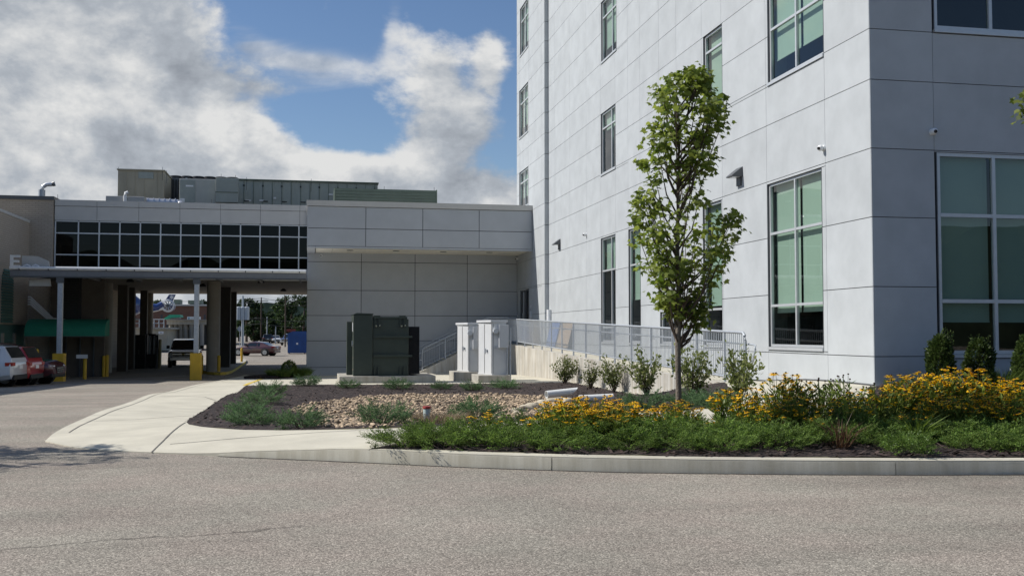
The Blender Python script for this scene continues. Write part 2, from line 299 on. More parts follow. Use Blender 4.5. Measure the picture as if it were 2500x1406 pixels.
# ------------------------------------------------------------------ mesh builder and tagging
LOC={}
def thing(name,label,cat,loc=(0,0,0),group=None,rotz=0.):
    o=bpy.data.objects.new(name,None); COL.objects.link(o); o.location=loc; o.rotation_euler[2]=rotz; o.empty_display_size=.2
    o['label']=label; o['category']=cat
    if group: o['group']=group
    LOC[o.name]=np.array(loc,float) if not rotz else np.zeros(3); return o
def tag(o,label,cat,group=None):
    o['label']=label; o['category']=cat
    if group: o['group']=group
    return o
class MB:
    def __init__(s): s.v=[]; s.f=[]
    def add(s,vs,fs):
        b=len(s.v); s.v+= [tuple(map(float,p)) for p in vs]; s.f+=[tuple(b+i for i in f) for f in fs]; return s
    def box(s,a,b,fn=None):
        x0,y0,z0=[min(p,q) for p,q in zip(a,b)]; x1,y1,z1=[max(p,q) for p,q in zip(a,b)]
        v=[(x0,y0,z0),(x1,y0,z0),(x1,y1,z0),(x0,y1,z0),(x0,y0,z1),(x1,y0,z1),(x1,y1,z1),(x0,y1,z1)]
        if fn: v=[fn(*p) for p in v]
        return s.add(v,[(0,3,2,1),(4,5,6,7),(0,1,5,4),(1,2,6,5),(2,3,7,6),(3,0,4,7)])
    def prism(s,poly,fn0,fn1):
        n=len(poly); v=[fn0(*p) for p in poly]+[fn1(*p) for p in poly]
        return s.add(v,[tuple(range(n-1,-1,-1)),tuple(range(n,2*n))]+[(i,(i+1)%n,n+(i+1)%n,n+i) for i in range(n)])
    def quad(s,*p): return s.add(p,[tuple(range(len(p)))])
    def tube(s,pts,r,n=8,cap=True):
        pts=[Vector(p) for p in pts]; rs=r if hasattr(r,'__len__') else [r]*len(pts)
        ref=Vector((0,0,1)); vs=[]
        for i,p in enumerate(pts):
            t=(pts[min(i+1,len(pts)-1)]-pts[max(i-1,0)]).normalized()
            a=t.cross(ref)
            if a.length<.15: a=t.cross(Vector((0,1,0)))
            a.normalize(); b=a.cross(t)
            vs+=[p+(a*math.cos(2*math.pi*k/n)+b*math.sin(2*math.pi*k/n))*rs[i] for k in range(n)]
        fs=[(i*n+k,i*n+(k+1)%n,(i+1)*n+(k+1)%n,(i+1)*n+k) for i in range(len(pts)-1) for k in range(n)]
        if cap: fs+=[tuple(range(n-1,-1,-1)),tuple(range((len(pts)-1)*n,len(pts)*n))]
        return s.add(vs,fs)
    def cyl(s,p,q,r,n=16): return s.tube([p,q],r,n)
    def build(s,name,m,parent=None,local=False,smooth=None,bevel=0.):
        me=bpy.data.meshes.new(name); v=np.array(s.v,float)
        root=parent
        while root is not None and root.parent is not None: root=root.parent
        if root is not None and not local: v=v-LOC.get(root.name,0)
        me.from_pydata(v.tolist(),[],s.f)
        me.materials.append(m); o=bpy.data.objects.new(name,me); COL.objects.link(o)
        if parent is not None: o.parent=parent
        if smooth is not None:
            me.polygons.foreach_set('use_smooth',[True]*len(me.polygons))
            if smooth<180: me.set_sharp_from_angle(angle=R(smooth))
        if bevel:
            b=o.modifiers.new('bevel','BEVEL'); b.width=bevel; b.segments=2; b.limit_method='ANGLE'
        return o
def struct(o): o['kind']='structure'; return o
def fX(X): return lambda u,v,z:(X-v,u,z)          # facade facing -X: u runs along Y, v outwards
def fY(Y): return lambda u,v,z:(u,Y-v,z)          # facade facing -Y: u runs along X
def rects_minus(rects,hole):
    out=[]; a0,a1,b0,b1=hole
    for (u0,u1,z0,z1) in rects:
        if a0>=u1-1e-3 or a1<=u0+1e-3 or b0>=z1-1e-3 or b1<=z0+1e-3: out.append((u0,u1,z0,z1)); continue
        if b1<z1: out.append((u0,u1,b1,z1))
        if b0>z0: out.append((u0,u1,z0,b0))
        zz0,zz1=max(z0,b0),min(z1,b1)
        if a0>u0: out.append((u0,a0,zz0,zz1))
        if a1<u1: out.append((a1,u1,zz0,zz1))
    return [r for r in out if r[1]-r[0]>.03 and r[3]-r[2]>.03]
def cladding(mb,fn,us,zs,holes,gap=.008,th=.035,gu=.005):
    for i in range(len(us)-1):
        for j in range(len(zs)-1):
            rs=[(us[i],us[i+1],zs[j],zs[j+1])]
            for h in holes: rs=rects_minus(rs,h)
            for (u0,u1,z0,z1) in rs:
                g0=gap
                mb.box((u0+(gu if gap<.01 else g0),-th,z0+g0),(u1-(gu if gap<.01 else g0),0,z1-g0),fn)
def window(fn,u0,u1,z0,z1,mulls,bars,parent,depth=.12,fr=.06,blind=None,glass=None,sill=True,blindm=None,frm=None,farjamb=True):
    """frame (part) with pane, blind and sill sub-parts; recessed behind the face"""
    frm=frm or m_alu; mb=MB(); d0,d1=-depth,-depth+.07
    for (a,b) in ((u0,u0+fr),(u1-fr,u1)): mb.box((a,d0,z0),(b,d1,z1),fn)
    for (a,b) in ((z0,z0+fr),(z1-fr,z1)): mb.box((u0+fr,d0,a),(u1-fr,d1,b),fn)
    um=[u0]+[u0+(u1-u0)*k for k in mulls]+[u1]
    for k in um[1:-1]: mb.box((k-fr/2,d0,z0+fr),(k+fr/2,d1+.004,z1-fr),fn)
    for zb in bars:
        for a,b in zip(um[:-1],um[1:]):
            mb.box((a+fr/2+(.03 if a==u0 else 0),d0,zb-fr/2),(b-fr/2-(.03 if b==u1 else 0),d1,zb+fr/2),fn)
    w=mb.build('window',frm,parent)
    MB().quad(fn(u0+.02,d0+.03,z0+.02),fn(u1-.02,d0+.03,z0+.02),fn(u1-.02,d0+.03,z1-.02),fn(u0+.02,d0+.03,z1-.02)).build('pane',glass or m_glass,w)
    rv=MB()
    rv.box((u0-.022,-.5,z0-.02),(u0-.002,-.002,z1+.02),fn).box((u1+.002,-.5,z0-.02),(u1+.022,-.002,z1+.02),fn)
    rv.box((u0,-.5,z1+.002),(u1,-.002,z1+.022),fn).box((u0,-.5,z0-.022),(u1,-.002,z0-.002),fn)
    rv.build('reveal',m_alud,w)
    if blind:
        bb=MB()
        for (a,b),zb in zip(zip(um[:-1],um[1:]),blind):
            if zb is None: continue
            bb.box((a+.05,d0-.10,zb),(b-.05,d0-.094,z1-.01),fn); bb.box((a+.05,d0-.105,zb-.03),(b-.05,d0-.085,zb),fn)
        if bb.f: bb.build('blind',blindm or m_blind,w)
    if sill: MB().box((u0-.02,-.05,z0-.075),(u1+.02,.035,z0-.006),fn).build('sill',frm,w)
    return w
# ------------------------------------------------------------------ ground of the planted island
XF,YF,XP=11.08,18.78,10.88
kpx=[(110,1078,.012),(180,1094,.012),(270,1101,.012),(370,1106,.014),(500,1112,.03),(640,1118,.09),(760,1123,.125),(830,1126,.15),(1100,1139,.15),(1300,1146,.15),(1500,1152,.15),(1750,1156,.15),(2000,1158,.15),(2250,1159,.15),(2500,1158,.15)]
KERB=[(*G(x,y,zr)[:2],h) for x,y,h in kpx]
KERB+=[(10.5,9.15,.15),(16,9.1,.15),(24,9.6,.15)]
lpx=[(600,916),(520,933),(400,960),(330,978),(250,1004),(170,1040),(128,1064)]
LEFT=[G(x,y,zr)[:2] for x,y in lpx]
ctl=[(x,y,zr(x,y)+h) for x,y,h in KERB]+[(x,y,zr(x,y)+.03) for x,y in LEFT]
ctl+=[(11.08,18.78,.44),(16,18.8,.45),(24,18.8,.45),(10.3,21.5,.42),(9.4,22.4,.36),(9.5,24.6,.04),(9.5,29.2,-.30),(9.5,37,-.33),(5,37,-.34),(0,36.5,-.33),(-2.3,36,-.34),
      (9.5,49,-.5),(5.2,51,-.5),(2,46,-.52),(-.2,54,-.70),(10,54,-.6)]
for x,y,z in ((455,1030,.02),(560,962,-.2),(600,1049,.11),(850,1048,.16),(1150,1038,.2),(1450,1018,.26),(1690,1002,.30),(1700,1037,.29),(1300,1054,.24)): ctl.append(tuple(PZ(x,y,z)))
ctl+=[(2.0,20.5,-.28),(3.2,25,-.42),(0.,25,-.40),(5.5,23,-.30),(-1.2,21,-.2),(4,31,-.42),(-.5,31,-.40)]
CT=np.array(ctl); NC=n=len(CT)
def tps(r2): return np.where(r2>0,r2*np.log(np.maximum(r2,1e-12)),0)*.5
A=np.zeros((n+3,n+3)); dd=((CT[:,None,:2]-CT[None,:,:2])**2).sum(2); A[:n,:n]=tps(dd)+np.eye(n)*.02
A[:n,n]=1; A[:n,n+1:]=CT[:,:2]; A[n,:n]=1; A[n+1:,:n]=CT[:,:2].T
TW=np.linalg.solve(A,np.concatenate([CT[:,2],np.zeros(3)]))
def zi(X,Y):
    r2=(CT[:,0]-X)**2+(CT[:,1]-Y)**2
    return float(tps(r2)@TW[:NC]+TW[NC]+TW[NC+1]*X+TW[NC+2]*Y)
def inpoly(x,y,P):
    c=False; j=len(P)-1
    for i in range(len(P)):
        if (P[i][1]>y)!=(P[j][1]>y) and x<(P[j][0]-P[i][0])*(y-P[i][1])/(P[j][1]-P[i][1])+P[i][0]: c=not c
        j=i
    return c
def dens(P,step=.5,closed=True):
    out=[]; n=len(P)
    for i in range(n if closed else n-1):
        a=np.array(P[i][:2],float); b=np.array(P[(i+1)%n][:2],float); k=max(1,int(np.linalg.norm(b-a)/step))
        out+=[tuple(a+(b-a)*t/k) for t in range(k)]
    if not closed: out.append(tuple(P[-1][:2]))
    return out
def smooth_line(P,it=2):
    P=[np.array(p[:2],float) for p in P]
    for _ in range(it):
        q=[P[0]]
        for a,b in zip(P[:-1],P[1:]): q+=[a*.75+b*.25,a*.25+b*.75]
        P=q+[P[-1]]
    return [tuple(p) for p in P]
def sheet(name,loops,m,zf,step,skirt=None,jit=0.):
    """flat sheet over loops[0] minus the other loops, following zf"""
    pts=[]; edges=[]
    D=[dens(l,step) for l in loops]
    for l in D:
        b=len(pts); pts+=l; edges+=[(b+i,b+(i+1)%len(l)) for i in range(len(l))]
    xs=[p[0] for p in D[0]]; ys=[p[1] for p in D[0]]
    for x in np.arange(min(xs)+step/2,max(xs),step):
        for y in np.arange(min(ys)+step/2,max(ys),step):
            q=(x+random.uniform(-.2,.2)*step,y+random.uniform(-.2,.2)*step)
            if inpoly(*q,D[0]) and not any(inpoly(*q,h) for h in D[1:]): pts.append(q)
    V,_,Fc,_,_,_=delaunay_2d_cdt([Vector(p) for p in pts],edges,[],0,1e-5)
    fs=[]
    for f in Fc:
        cx=sum(V[i].x for i in f)/len(f); cy=sum(V[i].y for i in f)/len(f)
        if inpoly(cx,cy,D[0]) and not any(inpoly(cx,cy,h) for h in D[1:]): fs.append(tuple(f))
    mb=MB(); mb.add([(p.x,p.y,zf(p.x,p.y)+random.uniform(0,jit)) for p in V],fs)
    if skirt is not None:
        l=D[0]; top=[(x,y,zf(x,y)) for x,y in l]; bot=[(x,y,skirt(x,y)) for x,y in l]; k=len(l)
        mb.add(top+bot,[(i,k+i,k+(i+1)%k,(i+1)%k) for i in range(k)])
    return mb.build(name,m,smooth=40)
kline=smooth_line([k[:2] for k in KERB[:15]],1)+[k[:2] for k in KERB[15:]]
lline=smooth_line(LEFT,1)
ISL=list(kline)+[(24,18.78),(XF,YF),(XF,50),(XP,54),(-.2,54),(-.55,50),(-1.6,47.5)]+list(lline)
gl=[G(x,y,zi)[:2] for x,y in ((600,941),(560,962),(520,985),(485,1008),(462,1022),(455,1030),(462,1036),(490,1041),(540,1046),(600,1049),(700,1050),(850,1048),(1000,1044),(1150,1037),(1300,1027),(1450,1016),(1564,1007),(1690,1001))]
GARD=gl+[(6.9,16.0),(8.2,18.6),(8.9,21.0),(9.5,22.6),(9.5,37.3),(4,36.9)]
bl=[G(x,y,zi)[:2] for x,y in ((1760,1034),(1700,1037),(1500,1044),(1300,1053),(1130,1064),(990,1080),(900,1096))]
kin=[]
kk=[np.array(p) for p in kline]
for i in range(len(kk)):
    t=kk[min(i+1,len(kk)-1)]-kk[max(i-1,0)]; t/=np.linalg.norm(t); kin.append(tuple(kk[i]+np.array([-t[1],t[0]])*.16))
kin_bed=[p for p in kin if p[0]>bl[-1][0]+.15]
BED=list(bl)+kin_bed+[(24,18.6),(XF,18.72),(10.6,18.2),(9.3,15.8),(7.6,13.8)]
# asphalt ground: a wide frame of quads with the near field cut round the island
NEAR=[(-40,-16),(40,-16),(40,76),(-40,76)]
HOLE=[(x,y) for x,y in ISL]; hc=np.mean(np.array(HOLE),0)
gnd=sheet('parking_lot',[NEAR,HOLE],m_asph,zr,1.3)
bm=bmesh.new(); bm.from_mesh(gnd.data)
xsl=[-900,-300,-120,-40,-20,0,20,40,120,300,900]; ysl=[-300,-100,-16,10,30,50,64,76,88,100,120,140,165,190,240,300,420,1200]
gv={}
for x in xsl:
    for y in ysl: gv[x,y]=bm.verts.new((x,y,zr(x,y)))
for x0,x1 in zip(xsl[:-1],xsl[1:]):
    for y0,y1 in zip(ysl[:-1],ysl[1:]):
        if x0>=-40 and x1<=40 and y0>=-16 and y1<=76: continue
        bm.faces.new((gv[x0,y0],gv[x1,y0],gv[x1,y1],gv[x0,y1]))
bm.to_mesh(gnd.data); bm.free(); gnd.data.polygons.foreach_set('use_smooth',[True]*len(gnd.data.polygons))
struct(gnd)
struct(sheet('sidewalk',[ISL,GARD,BED],m_conc,lambda x,y:zi(x,y),.6,skirt=lambda x,y:zr(x,y)-.12))
def garden_z(x,y): return zi(x,y)-.02
struct(sheet('garden_soil',[GARD],m_mulch,garden_z,.35,jit=.035))
def bed_z(x,y): return zi(x,y)-.015
struct(sheet('flower_bed_soil',[BED],m_mulch,bed_z,.35,jit=.03))
# edge of the mulch is a small vertical step of concrete
mb=MB()
for loop in (GARD,BED):
    l=dens(loop,.5); k=len(l); mb.add([(x,y,zi(x,y)) for x,y in l]+[(x,y,zi(x,y)-.12) for x,y in l],[(i,(i+1)%k,k+(i+1)%k,k+i) for i in range(k)])
struct(mb.build('sidewalk_edge',m_conc))
# kerb stones in lengths with open joints
kl=dens(kline,.25,False); kl=[p for p in kl if p[0]>-1.2]
mb=MB(); seg=12
for s in range(0,len(kl)-1,seg):
    P=[np.array(p) for p in kl[s:s+seg+1]]
    if len(P)<2: break
    P[-1]=P[-1]+(P[-2]-P[-1])*.035
    rows=[]
    for i,p in enumerate(P):
        t=P[min(i+1,len(P)-1)]-P[max(i-1,0)]; t/=np.linalg.norm(t); nrm=np.array([-t[1],t[0]])
        z=zi(*p)+.004; b=zr(*p)-.1; o=p-nrm*.006
        rows.append([(o[0]-nrm[0]*.012,o[1]-nrm[1]*.012,b),(o[0],o[1],z-.03),(o[0]+nrm[0]*.008,o[1]+nrm[1]*.008,z-.010),(o[0]+nrm[0]*.03,o[1]+nrm[1]*.03,z),(p[0]+nrm[0]*.155,p[1]+nrm[1]*.155,z),(p[0]+nrm[0]*.155,p[1]+nrm[1]*.155,z-.1)])
    k=6; mb.add([q for r in rows for q in r],[(i*k+j,(i+1)*k+j,(i+1)*k+j+1,i*k+j+1) for i in range(len(rows)-1) for j in range(k-1)]+[tuple(range(k)),tuple((len(rows)-1)*k+j for j in range(k-1,-1,-1))])
struct(mb.build('kerb',m_kerb,smooth=35))
# dark line of grit at the foot of the kerb
mb=MB(); P_=[np.array(p) for p in kl]; v=[]
for i_,p_ in enumerate(P_):
    t_=P_[min(i_+1,len(P_)-1)]-P_[max(i_-1,0)]; t_/=np.linalg.norm(t_); n_=np.array([t_[1],-t_[0]])
    a_=p_+n_*.0; b_=p_+n_*(.035+.03*random.random()); v+=[(a_[0],a_[1],zr(*a_)+.005),(b_[0],b_[1],zr(*b_)+.004)]
mb.add(v,[(2*i,2*i+1,2*i+3,2*i+2) for i in range(len(P_)-1)]); struct(mb.build('kerb_grit',m_grit))
# joints in the paving
def gline(pts,w,zf,mb,off=.004):
    P=dens(pts,.3,False)
    for a,b in zip(P[:-1],P[1:]):
        a=np.array(a);b=np.array(b);t=(b-a)/np.linalg.norm(b-a);nn=np.array([-t[1],t[0]])*w/2
        mb.quad(*[(q[0],q[1],zf(*q)+off) for q in (a-nn,b-nn,b+nn,a+nn)])
mb=MB()
def gp(*pp): return [G(x,y,zi)[:2] for x,y in pp]
for pp in (((370,1104),(400,1075),(428,1048),(453,1031)),((905,1048),(925,1068),(945,1080)),((210,1030),(330,1024),(478,1014)),((415,1084),(600,1068),(900,1049)),((390,966),(500,969),(530,979)),((540,932),(600,936))): gline(gp(*pp),.022,zi,mb)
inner=[(np.array(a)+np.array([.22,.06])) for a in lline]; gline(inner[2:],.02,zi,mb)
struct(mb.build('paving_joint',m_joint))
mb=MB(); gline(gp((598,941),(630,928),(655,919)),.17,zi,mb,.006); struct(mb.build('yellow_edge_marking',m_yelw))
mb=MB(); gline([G(x,y,zr)[:2] for x,y in ((180,928),(260,926),(400,921),(455,917))],.16,zr,mb,.006); struct(mb.build('sun_strip_colour',mat('sun_strip_white',(.5,.5,.48),.8,.3,4)))  # pale strip gives the thin sunlit band of the drive as colour
# ------------------------------------------------------------------ hospital wing with pale panels
ZS=[-1.2,.44-.8,1.03,2.435,3.84,5.235,6.64,7.68,8.85,10.05,11.05,12.05,13.25,14.45,15.5,16.45,17.65,18.85,19.9,20.9,22.2]
hosp=thing('hospital_building','tall hospital wing clad in pale grey panels, sunlit side wall and shaded front, at right','building',(XF+6,YF+15,0.4))
fl=fX(XF); ff=fY(YF); fp=fX(XP)
WL=[(20.82,23.6,1.17,5.17,[.5],[2.17,3.94],(2.02,2.02)),(26.47,27.85,1.17,5.17,[],[2.17,3.94],(2.3,)),(29.96,31.58,1.17,2.17,[.33],[],None),
    (33.58,34.92,1.17,5.17,[],[1.72,3.9],(2.7,)),(36.51,38.45,1.17,5.17,[.33],[1.72,3.9],(4.7,4.0)),
    (20.65,23.48,7.68,10.05,[.5],[9.0],(8.25,8.25)),(26.33,27.72,7.68,10.05,[],[9.55],(7.95,)),(36.42,38.4,7.68,10.05,[.33],[9.45],(8.9,9.4)),(36.25,38.3,12.08,14.45,[.33],[13.8],(13.0,12.6)),
    (20.65,23.48,12.08,14.45,[.5],[13.4],(12.6,12.6)),(26.33,27.72,12.08,14.45,[],[13.9],(12.4,))]
holes=[(a,b,c-.08,d) for a,b,c,d,*_ in WL]
US=[YF+.01,20.65,23.6,26.40,27.85,29.96,31.58,33.56,34.92,36.48,38.45,40.57,43.35,46.1,47.42]
mb=MB(); cladding(mb,fl,US,ZS,holes)
hosp_wall=mb.build('side_cladding',m_panel,hosp)
WP=[(51.1,53.41,8.1,10.05,[.45],[9.45]),(51.15,53.41,11.9,14.45,[.45],[13.7]),(51.06,53.2,16.3,18.85,[.45],[18.1])]
door_hole=(51.0,53.3,1.0,3.76)
mb=MB(); cladding(mb,fp,[47.42,48.0,51.03,53.41,54.1],ZS,[(a,b,c-.08,d) for a,b,c,d,*_ in WP]+[door_hole])
mb.build('projecting_bay',m_panel,hosp)
mb=MB()
for a,b in zip(ZS[:-1],ZS[1:]): mb.box((XP+.002,47.385,a+.011),(XF+.1,47.42,b-.011))
mb.build('bay_return',m_panel,hosp)
WF=[(12.53,15.2,1.07,5.2,[.5],[2.153,3.914],(1.75,1.75)),(15.6,18.3,1.07,5.2,[.5],[2.153,3.914],(1.75,1.75)),(12.53,15.2,7.76,10.05,[.5],[9.3],None),(15.6,18.3,7.76,10.05,[.5],[9.3],None)]
mb=MB(); cladding(mb,ff,[XF+.0,12.5,15.24,15.56,18.34,21,24],ZS,[(a,b,c-.09,d) for a,b,c,d,*_ in WF])
mb.build('front_cladding',m_panel2 if False else m_panel,hosp)
# dark backing seen in the open joints, and the core behind the rooms
mb=MB()
def backing(mb,fn,u0,u1,z0,z1,hs):
    rs=[(u0,u1,z0,z1)]
    for h in hs: rs=rects_minus(rs,h)
    for a,b,c,d in rs: mb.box((a,-.06,c),(b,-.045,d),fn)
backing(mb,fl,YF+.05,47.4,-1.2,22.2,holes); backing(mb,fp,47.4,54.05,-1.2,22.2,[(a,b,c-.08,d) for a,b,c,d,*_ in WP]+[door_hole]); backing(mb,ff,XF+.05,24,-1.2,22.2,[(a,b,c-.09,d) for a,b,c,d,*_ in WF])
mb.build('joint_backing',m_dark,hosp)
MB().box((XF+2.2,YF+2.2,-1.2),(24,56,22.1)).box((XF+.5,46.9,-1.2),(XF+2.1,55,22.0)).build('inner_core',m_room,hosp)
mb=MB()
for z in (.45,5.4,7.45,10.3,11.9,14.7,16.2,19): mb.box((XF+.3,YF+.3,z),(XF+2.15,46.8,z+.05)); mb.box((XF+2.25,YF+.3,z+.06),(23.5,YF+2.1,z+.1))
mb.build('inner_floor',m_room,hosp)
MB().box((XP-.03,YF-.03,22.2),(24,56,22.5)).build('parapet',m_alu,hosp)
for a,b,c,d,mu,ba,bl_ in WL: window(fl,a+.03,b-.02,c,d,mu,ba,hosp,blind=bl_)
for a,b,c,d,mu,ba in WP: window(fp,a+.03,b-.02,c,d,mu,ba,hosp,fr=.07,blind=(c+1.2,c+.6))
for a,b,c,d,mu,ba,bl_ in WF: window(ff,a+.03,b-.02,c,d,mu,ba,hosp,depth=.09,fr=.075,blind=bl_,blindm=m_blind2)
# glazed double door at the head of the ramp
mb=MB()
for u in (51.0,52.1,53.2): mb.box((u,-.12,1.15),(u+.09,-.04,3.75),fp)
mb.box((51.09,-.12,3.66),(53.2,-.04,3.75),fp); mb.box((51.09,-.12,1.15),(52.1,-.04,1.45),fp); mb.box((52.19,-.12,1.15),(53.2,-.04,1.45),fp)
for a,b in ((51.09,52.1),(52.19,53.2)):
    mb.box((a,-.11,1.45),(a+.16,-.05,3.66),fp); mb.box((b-.16,-.11,1.45),(b,-.05,3.66),fp)
dr=mb.build('door',m_alud,hosp)
MB().quad(*[fp(u,-.09,z) for u,z in ((51.25,1.45),(51.94,1.45),(51.94,3.66),(51.25,3.66))]).quad(*[fp(u,-.09,z) for u,z in ((52.35,1.45),(53.04,1.45),(53.04,3.66),(52.35,3.66))]).build('door_glass',m_glassb,dr)
MB().tube([fp(52.02,.05,2.0),fp(52.02,.05,2.5)],.02).tube([fp(52.28,.05,2.0),fp(52.28,.05,2.5)],.02).build('handle',m_chrome,dr)
MB().box((51,-.5,1.1),(53.3,-.45,3.8),fp).build('door_back',m_room,dr)
MB().box((50.35,0,2.25),(50.55,.06,2.6),fp).box((50.38,0,2.75),(50.5,.03,2.9),fp).build('entry_keypad',m_wgrey,hosp)
MB().cyl((11.0,46.98,.9),(11.0,46.98,2.6),.12,14).build('standpipe',m_white,hosp,smooth=40)
# wall lamps and cameras on the facade
def wall_lamp(px,py,fn_plane,label):
    p=PX(px,py,XF); u,z=p[1],p[2]
    t=thing('wall_lamp',label,'wall lamp',(XF,u,z),'wedge lamps on the sunlit wall')
    MB().prism([(0,-.02),(0,.25),(.30,.015),(.30,-.02)],lambda a,b:(XF-a-.002,u-.2,z+b),lambda a,b:(XF-a-.002,u+.2,z+b)).build('lamp_shade',m_alud,t,bevel=.01)
    MB().box((XF-.045,u-.13,z-.24),(XF-.002,u+.13,z-.025)).build('back_plate',m_alud,t)
    MB().box((XF-.26,u-.15,z-.03),(XF-.06,u+.15,z-.022)).build('lens',m_lamp,t)
wall_lamp(1806,432,0,'dark wedge lamp on the sunlit wall just left of the big double window')
wall_lamp(1366,597,0,'dark wedge lamp on the sunlit wall far down near the dark recessed strip')
def camera(p,out,label,mnt,s=.68):
    out=Vector(out).normalized(); p=Vector(p); t=thing('security_camera',label,'camera',tuple(p),'white dome cameras on the walls')
    q=MB(); q.tube([p,p+out*.05*s,p+out*.06*s],[.10*s,.10*s,.085*s],16).build('mount',m_white,t,smooth=40)
    c=p+out*.13*s; rr=[];ps=[]
    for k in range(9):
        a=math.pi*k/8; ps.append(c+out*(-math.cos(a))*.10*s); rr.append(max(.004,math.sin(a)*.10*s))
    MB().tube(ps,rr,16).build('housing',m_white,t,smooth=60)
    lk=(out+Vector((-.25,-.55,-.35))).normalized(); MB().tube([c+lk*.05*s,c+lk*.108*s],[.06*s,.05*s],14).build('lens',m_black,t,smooth=40)
camera(PX(2012,362,XF),(-1,0,0),'white dome camera on the sunlit wall near the building corner',0)
camera(PX(1432,573,XF),(-1,0,0),'small white dome camera far along the sunlit wall',0)
camera(PY(2275,323,YF),(0,-1,0),'white dome camera on the shaded front wall above the front window',0)
# ------------------------------------------------------------------ link building with overhang
YU,YR=50.12,53.97
link=thing('link_building','grey panelled link block with projecting upper storey, between bridge and hospital','building',(5,52,-.6))
fu=fY(YU); fr_=fY(YR); XL,XR=-.22,XP-.01
mb=MB(); cladding(mb,fu,[XL,2.58,5.36,8.17,XR],[5.69,6.56,7.62],[],gap=.014); mb.build('upper_wall',m_panel2,link)
mb=MB(); cladding(mb,fr_,[XL,2.56,5.37,8.16,XR],[-1.2,-.27,1.1,2.41,3.72,5.2,5.72],[],gap=.014); mb.build('lower_wall',m_panel2,link)
mb=MB(); mb.box((XL+.05,-.06,5.72),(XR-.05,-.045,7.6),fu); mb.box((XL+.05,-.06,-1.2),(XR,-.045,5.7),fr_)
mb.box((XL+.05,YU+.1,5.8),(XR,58,7.6)).box((XL+.05,YR+.1,-1.2),(XR,58,5.75)); mb.build('core',m_dark,link)
mb=MB()
for a,b in ((5.69,6.56),(6.56,7.62)): mb.box((XL,YU+.04,a+.014),(XL+.035,58,b-.014))
for a,b in zip([-1.2,-.27,1.1,2.41,3.72,5.2],[-.27,1.1,2.41,3.72,5.2,5.66]): mb.box((XL,YR+.04,a+.014),(XL+.035,58,b-.014))
mb.build('end_wall',m_panel2,link)
MB().box((XL-.04,YU-.05,7.63),(XR,58,7.9)).build('parapet_cap',m_beige,link)
so=MB(); k=0; xs=np.linspace(.2,XR,14)
for a,b in zip(xs[:-1],xs[1:]):
    so.box((a+.006,YU+.3,5.655),(b-.006,YR-.01,5.685))
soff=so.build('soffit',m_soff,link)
MB().box((XL,YU,5.60),(XL+.40,YR-.01,5.686)).box((XL+.41,YU,5.60),(XR,YU+.29,5.686)).build('soffit_edge',m_panel2,link)
for x in (1.9,4.2,6.6,9.0): MB().cyl((x,51.9,5.64),(x,51.9,5.654),.17,18).build('downlight',m_alud,link)
camera(PY(784,624,YR),(0,-1,0),'white dome camera on the recessed grey wall under the lit soffit',0)
camera(PX(1265,632,XP),(-1,0,0),'small white dome camera in the dark corner under the overhang above the door',0)
# ------------------------------------------------------------------ glazed bridge over the drive
YB=54.4; fb=fY(YB); bx0,bx1=-12.62,-.1
bridge=thing('bridge_building','beige bridge building with a long band of dark windows spanning the drive on round columns','building',(-6,65,-.7))
mb=MB(); xs=[bx0,-10.62,-8.62,-6.62,-4.62,-2.62,-.62,bx1]
for a,b in zip(xs[:-1],xs[1:]): mb.box((a+.008,-.03,7.14),(b-.008,0,7.84),fb); mb.box((a+.008,-.03,7.86),(b-.008,.03,8.16),fb)
mb.build('upper_fascia',m_beige,bridge)
mb=MB()
for a,b in zip(xs[:-1],xs[1:]): mb.box((a+.008,-.03,4.47),(b-.008,0,4.78),fb)
mb.build('lower_fascia',m_beige,bridge)
MB().box((bx0,YB+.31,4.35),(bx1,76,4.6)).box((bx0,YB+.05,7.2),(bx1,76,8.12)).box((bx0,YB+1.6,4.6),(bx1,YB+1.65,7.2)).build('core',m_dark,bridge)
mb=MB(); ux=[bx0+.04]+[bx0+.04+1.085+i*.985 for i in range(12)]; ux=[u for u in ux if u<bx1-.1]+[bx1]
zb=[4.80,5.42,6.5,7.10]
for u in ux: mb.box((u-.03,-.14,4.80),(u+.03,-.05,7.10),fb)
for z in zb:
    for a,b in zip(ux[:-1],ux[1:]): mb.box((a+.03,-.14,z-.03),(b-.03,-.055,z+.03),fb)
cw=mb.build('window_band',m_alu,bridge)
mb=MB()
for a,b in zip(ux[:-1],ux[1:]):
    for c,d in zip(zb[:-1],zb[1:]): mb.quad(*[fb(u,-.10,z) for u,z in ((a+.03,c+.03),(b-.03,c+.03),(b-.03,d-.03),(a+.03,d-.03))])
mb.build('pane',m_glassb,cw)
mb=MB()
for i,(a,b) in enumerate(zip(ux[:-1],ux[1:])):
    if i<7: mb.box((a+.05,-.5,5.95+random.uniform(-.08,.1)),(b-.05,-.49,7.05),fb)
mb.build('blind',mat('dim_blind',(.16,.17,.17),.9,.1),cw)
mb=MB()
for k in range(42):
    y=YB+.35+k*.51; mb.box((bx0,y+.012,4.29),(bx1,y+.498,4.33))
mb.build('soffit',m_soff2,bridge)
MB().box((bx0,YB-.0,4.26),(bx1,YB+.28,4.46)).build('soffit_edge',m_beige,bridge)
MB().cyl((bx0+.1,YB-.12,4.28),(bx1,YB-.12,4.24),.055,10).build('drain_pipe',m_wgrey,bridge,smooth=40)
def column(px,Y,r,mt,sq=False):
    p=PY(px,800,Y); z=zr(p[0],Y)-.1
    if sq: MB().box((p[0]-r,Y-r,z),(p[0]+r,Y+r,4.3)).build('column',mt,bridge)
    else: MB().cyl((p[0],Y,z),(p[0],Y,4.3),r,28).build('column',mt,bridge,smooth=40)
    return p[0]
m_cold=mat('dark_brown_column',(.10,.088,.075),.8,.1,2)
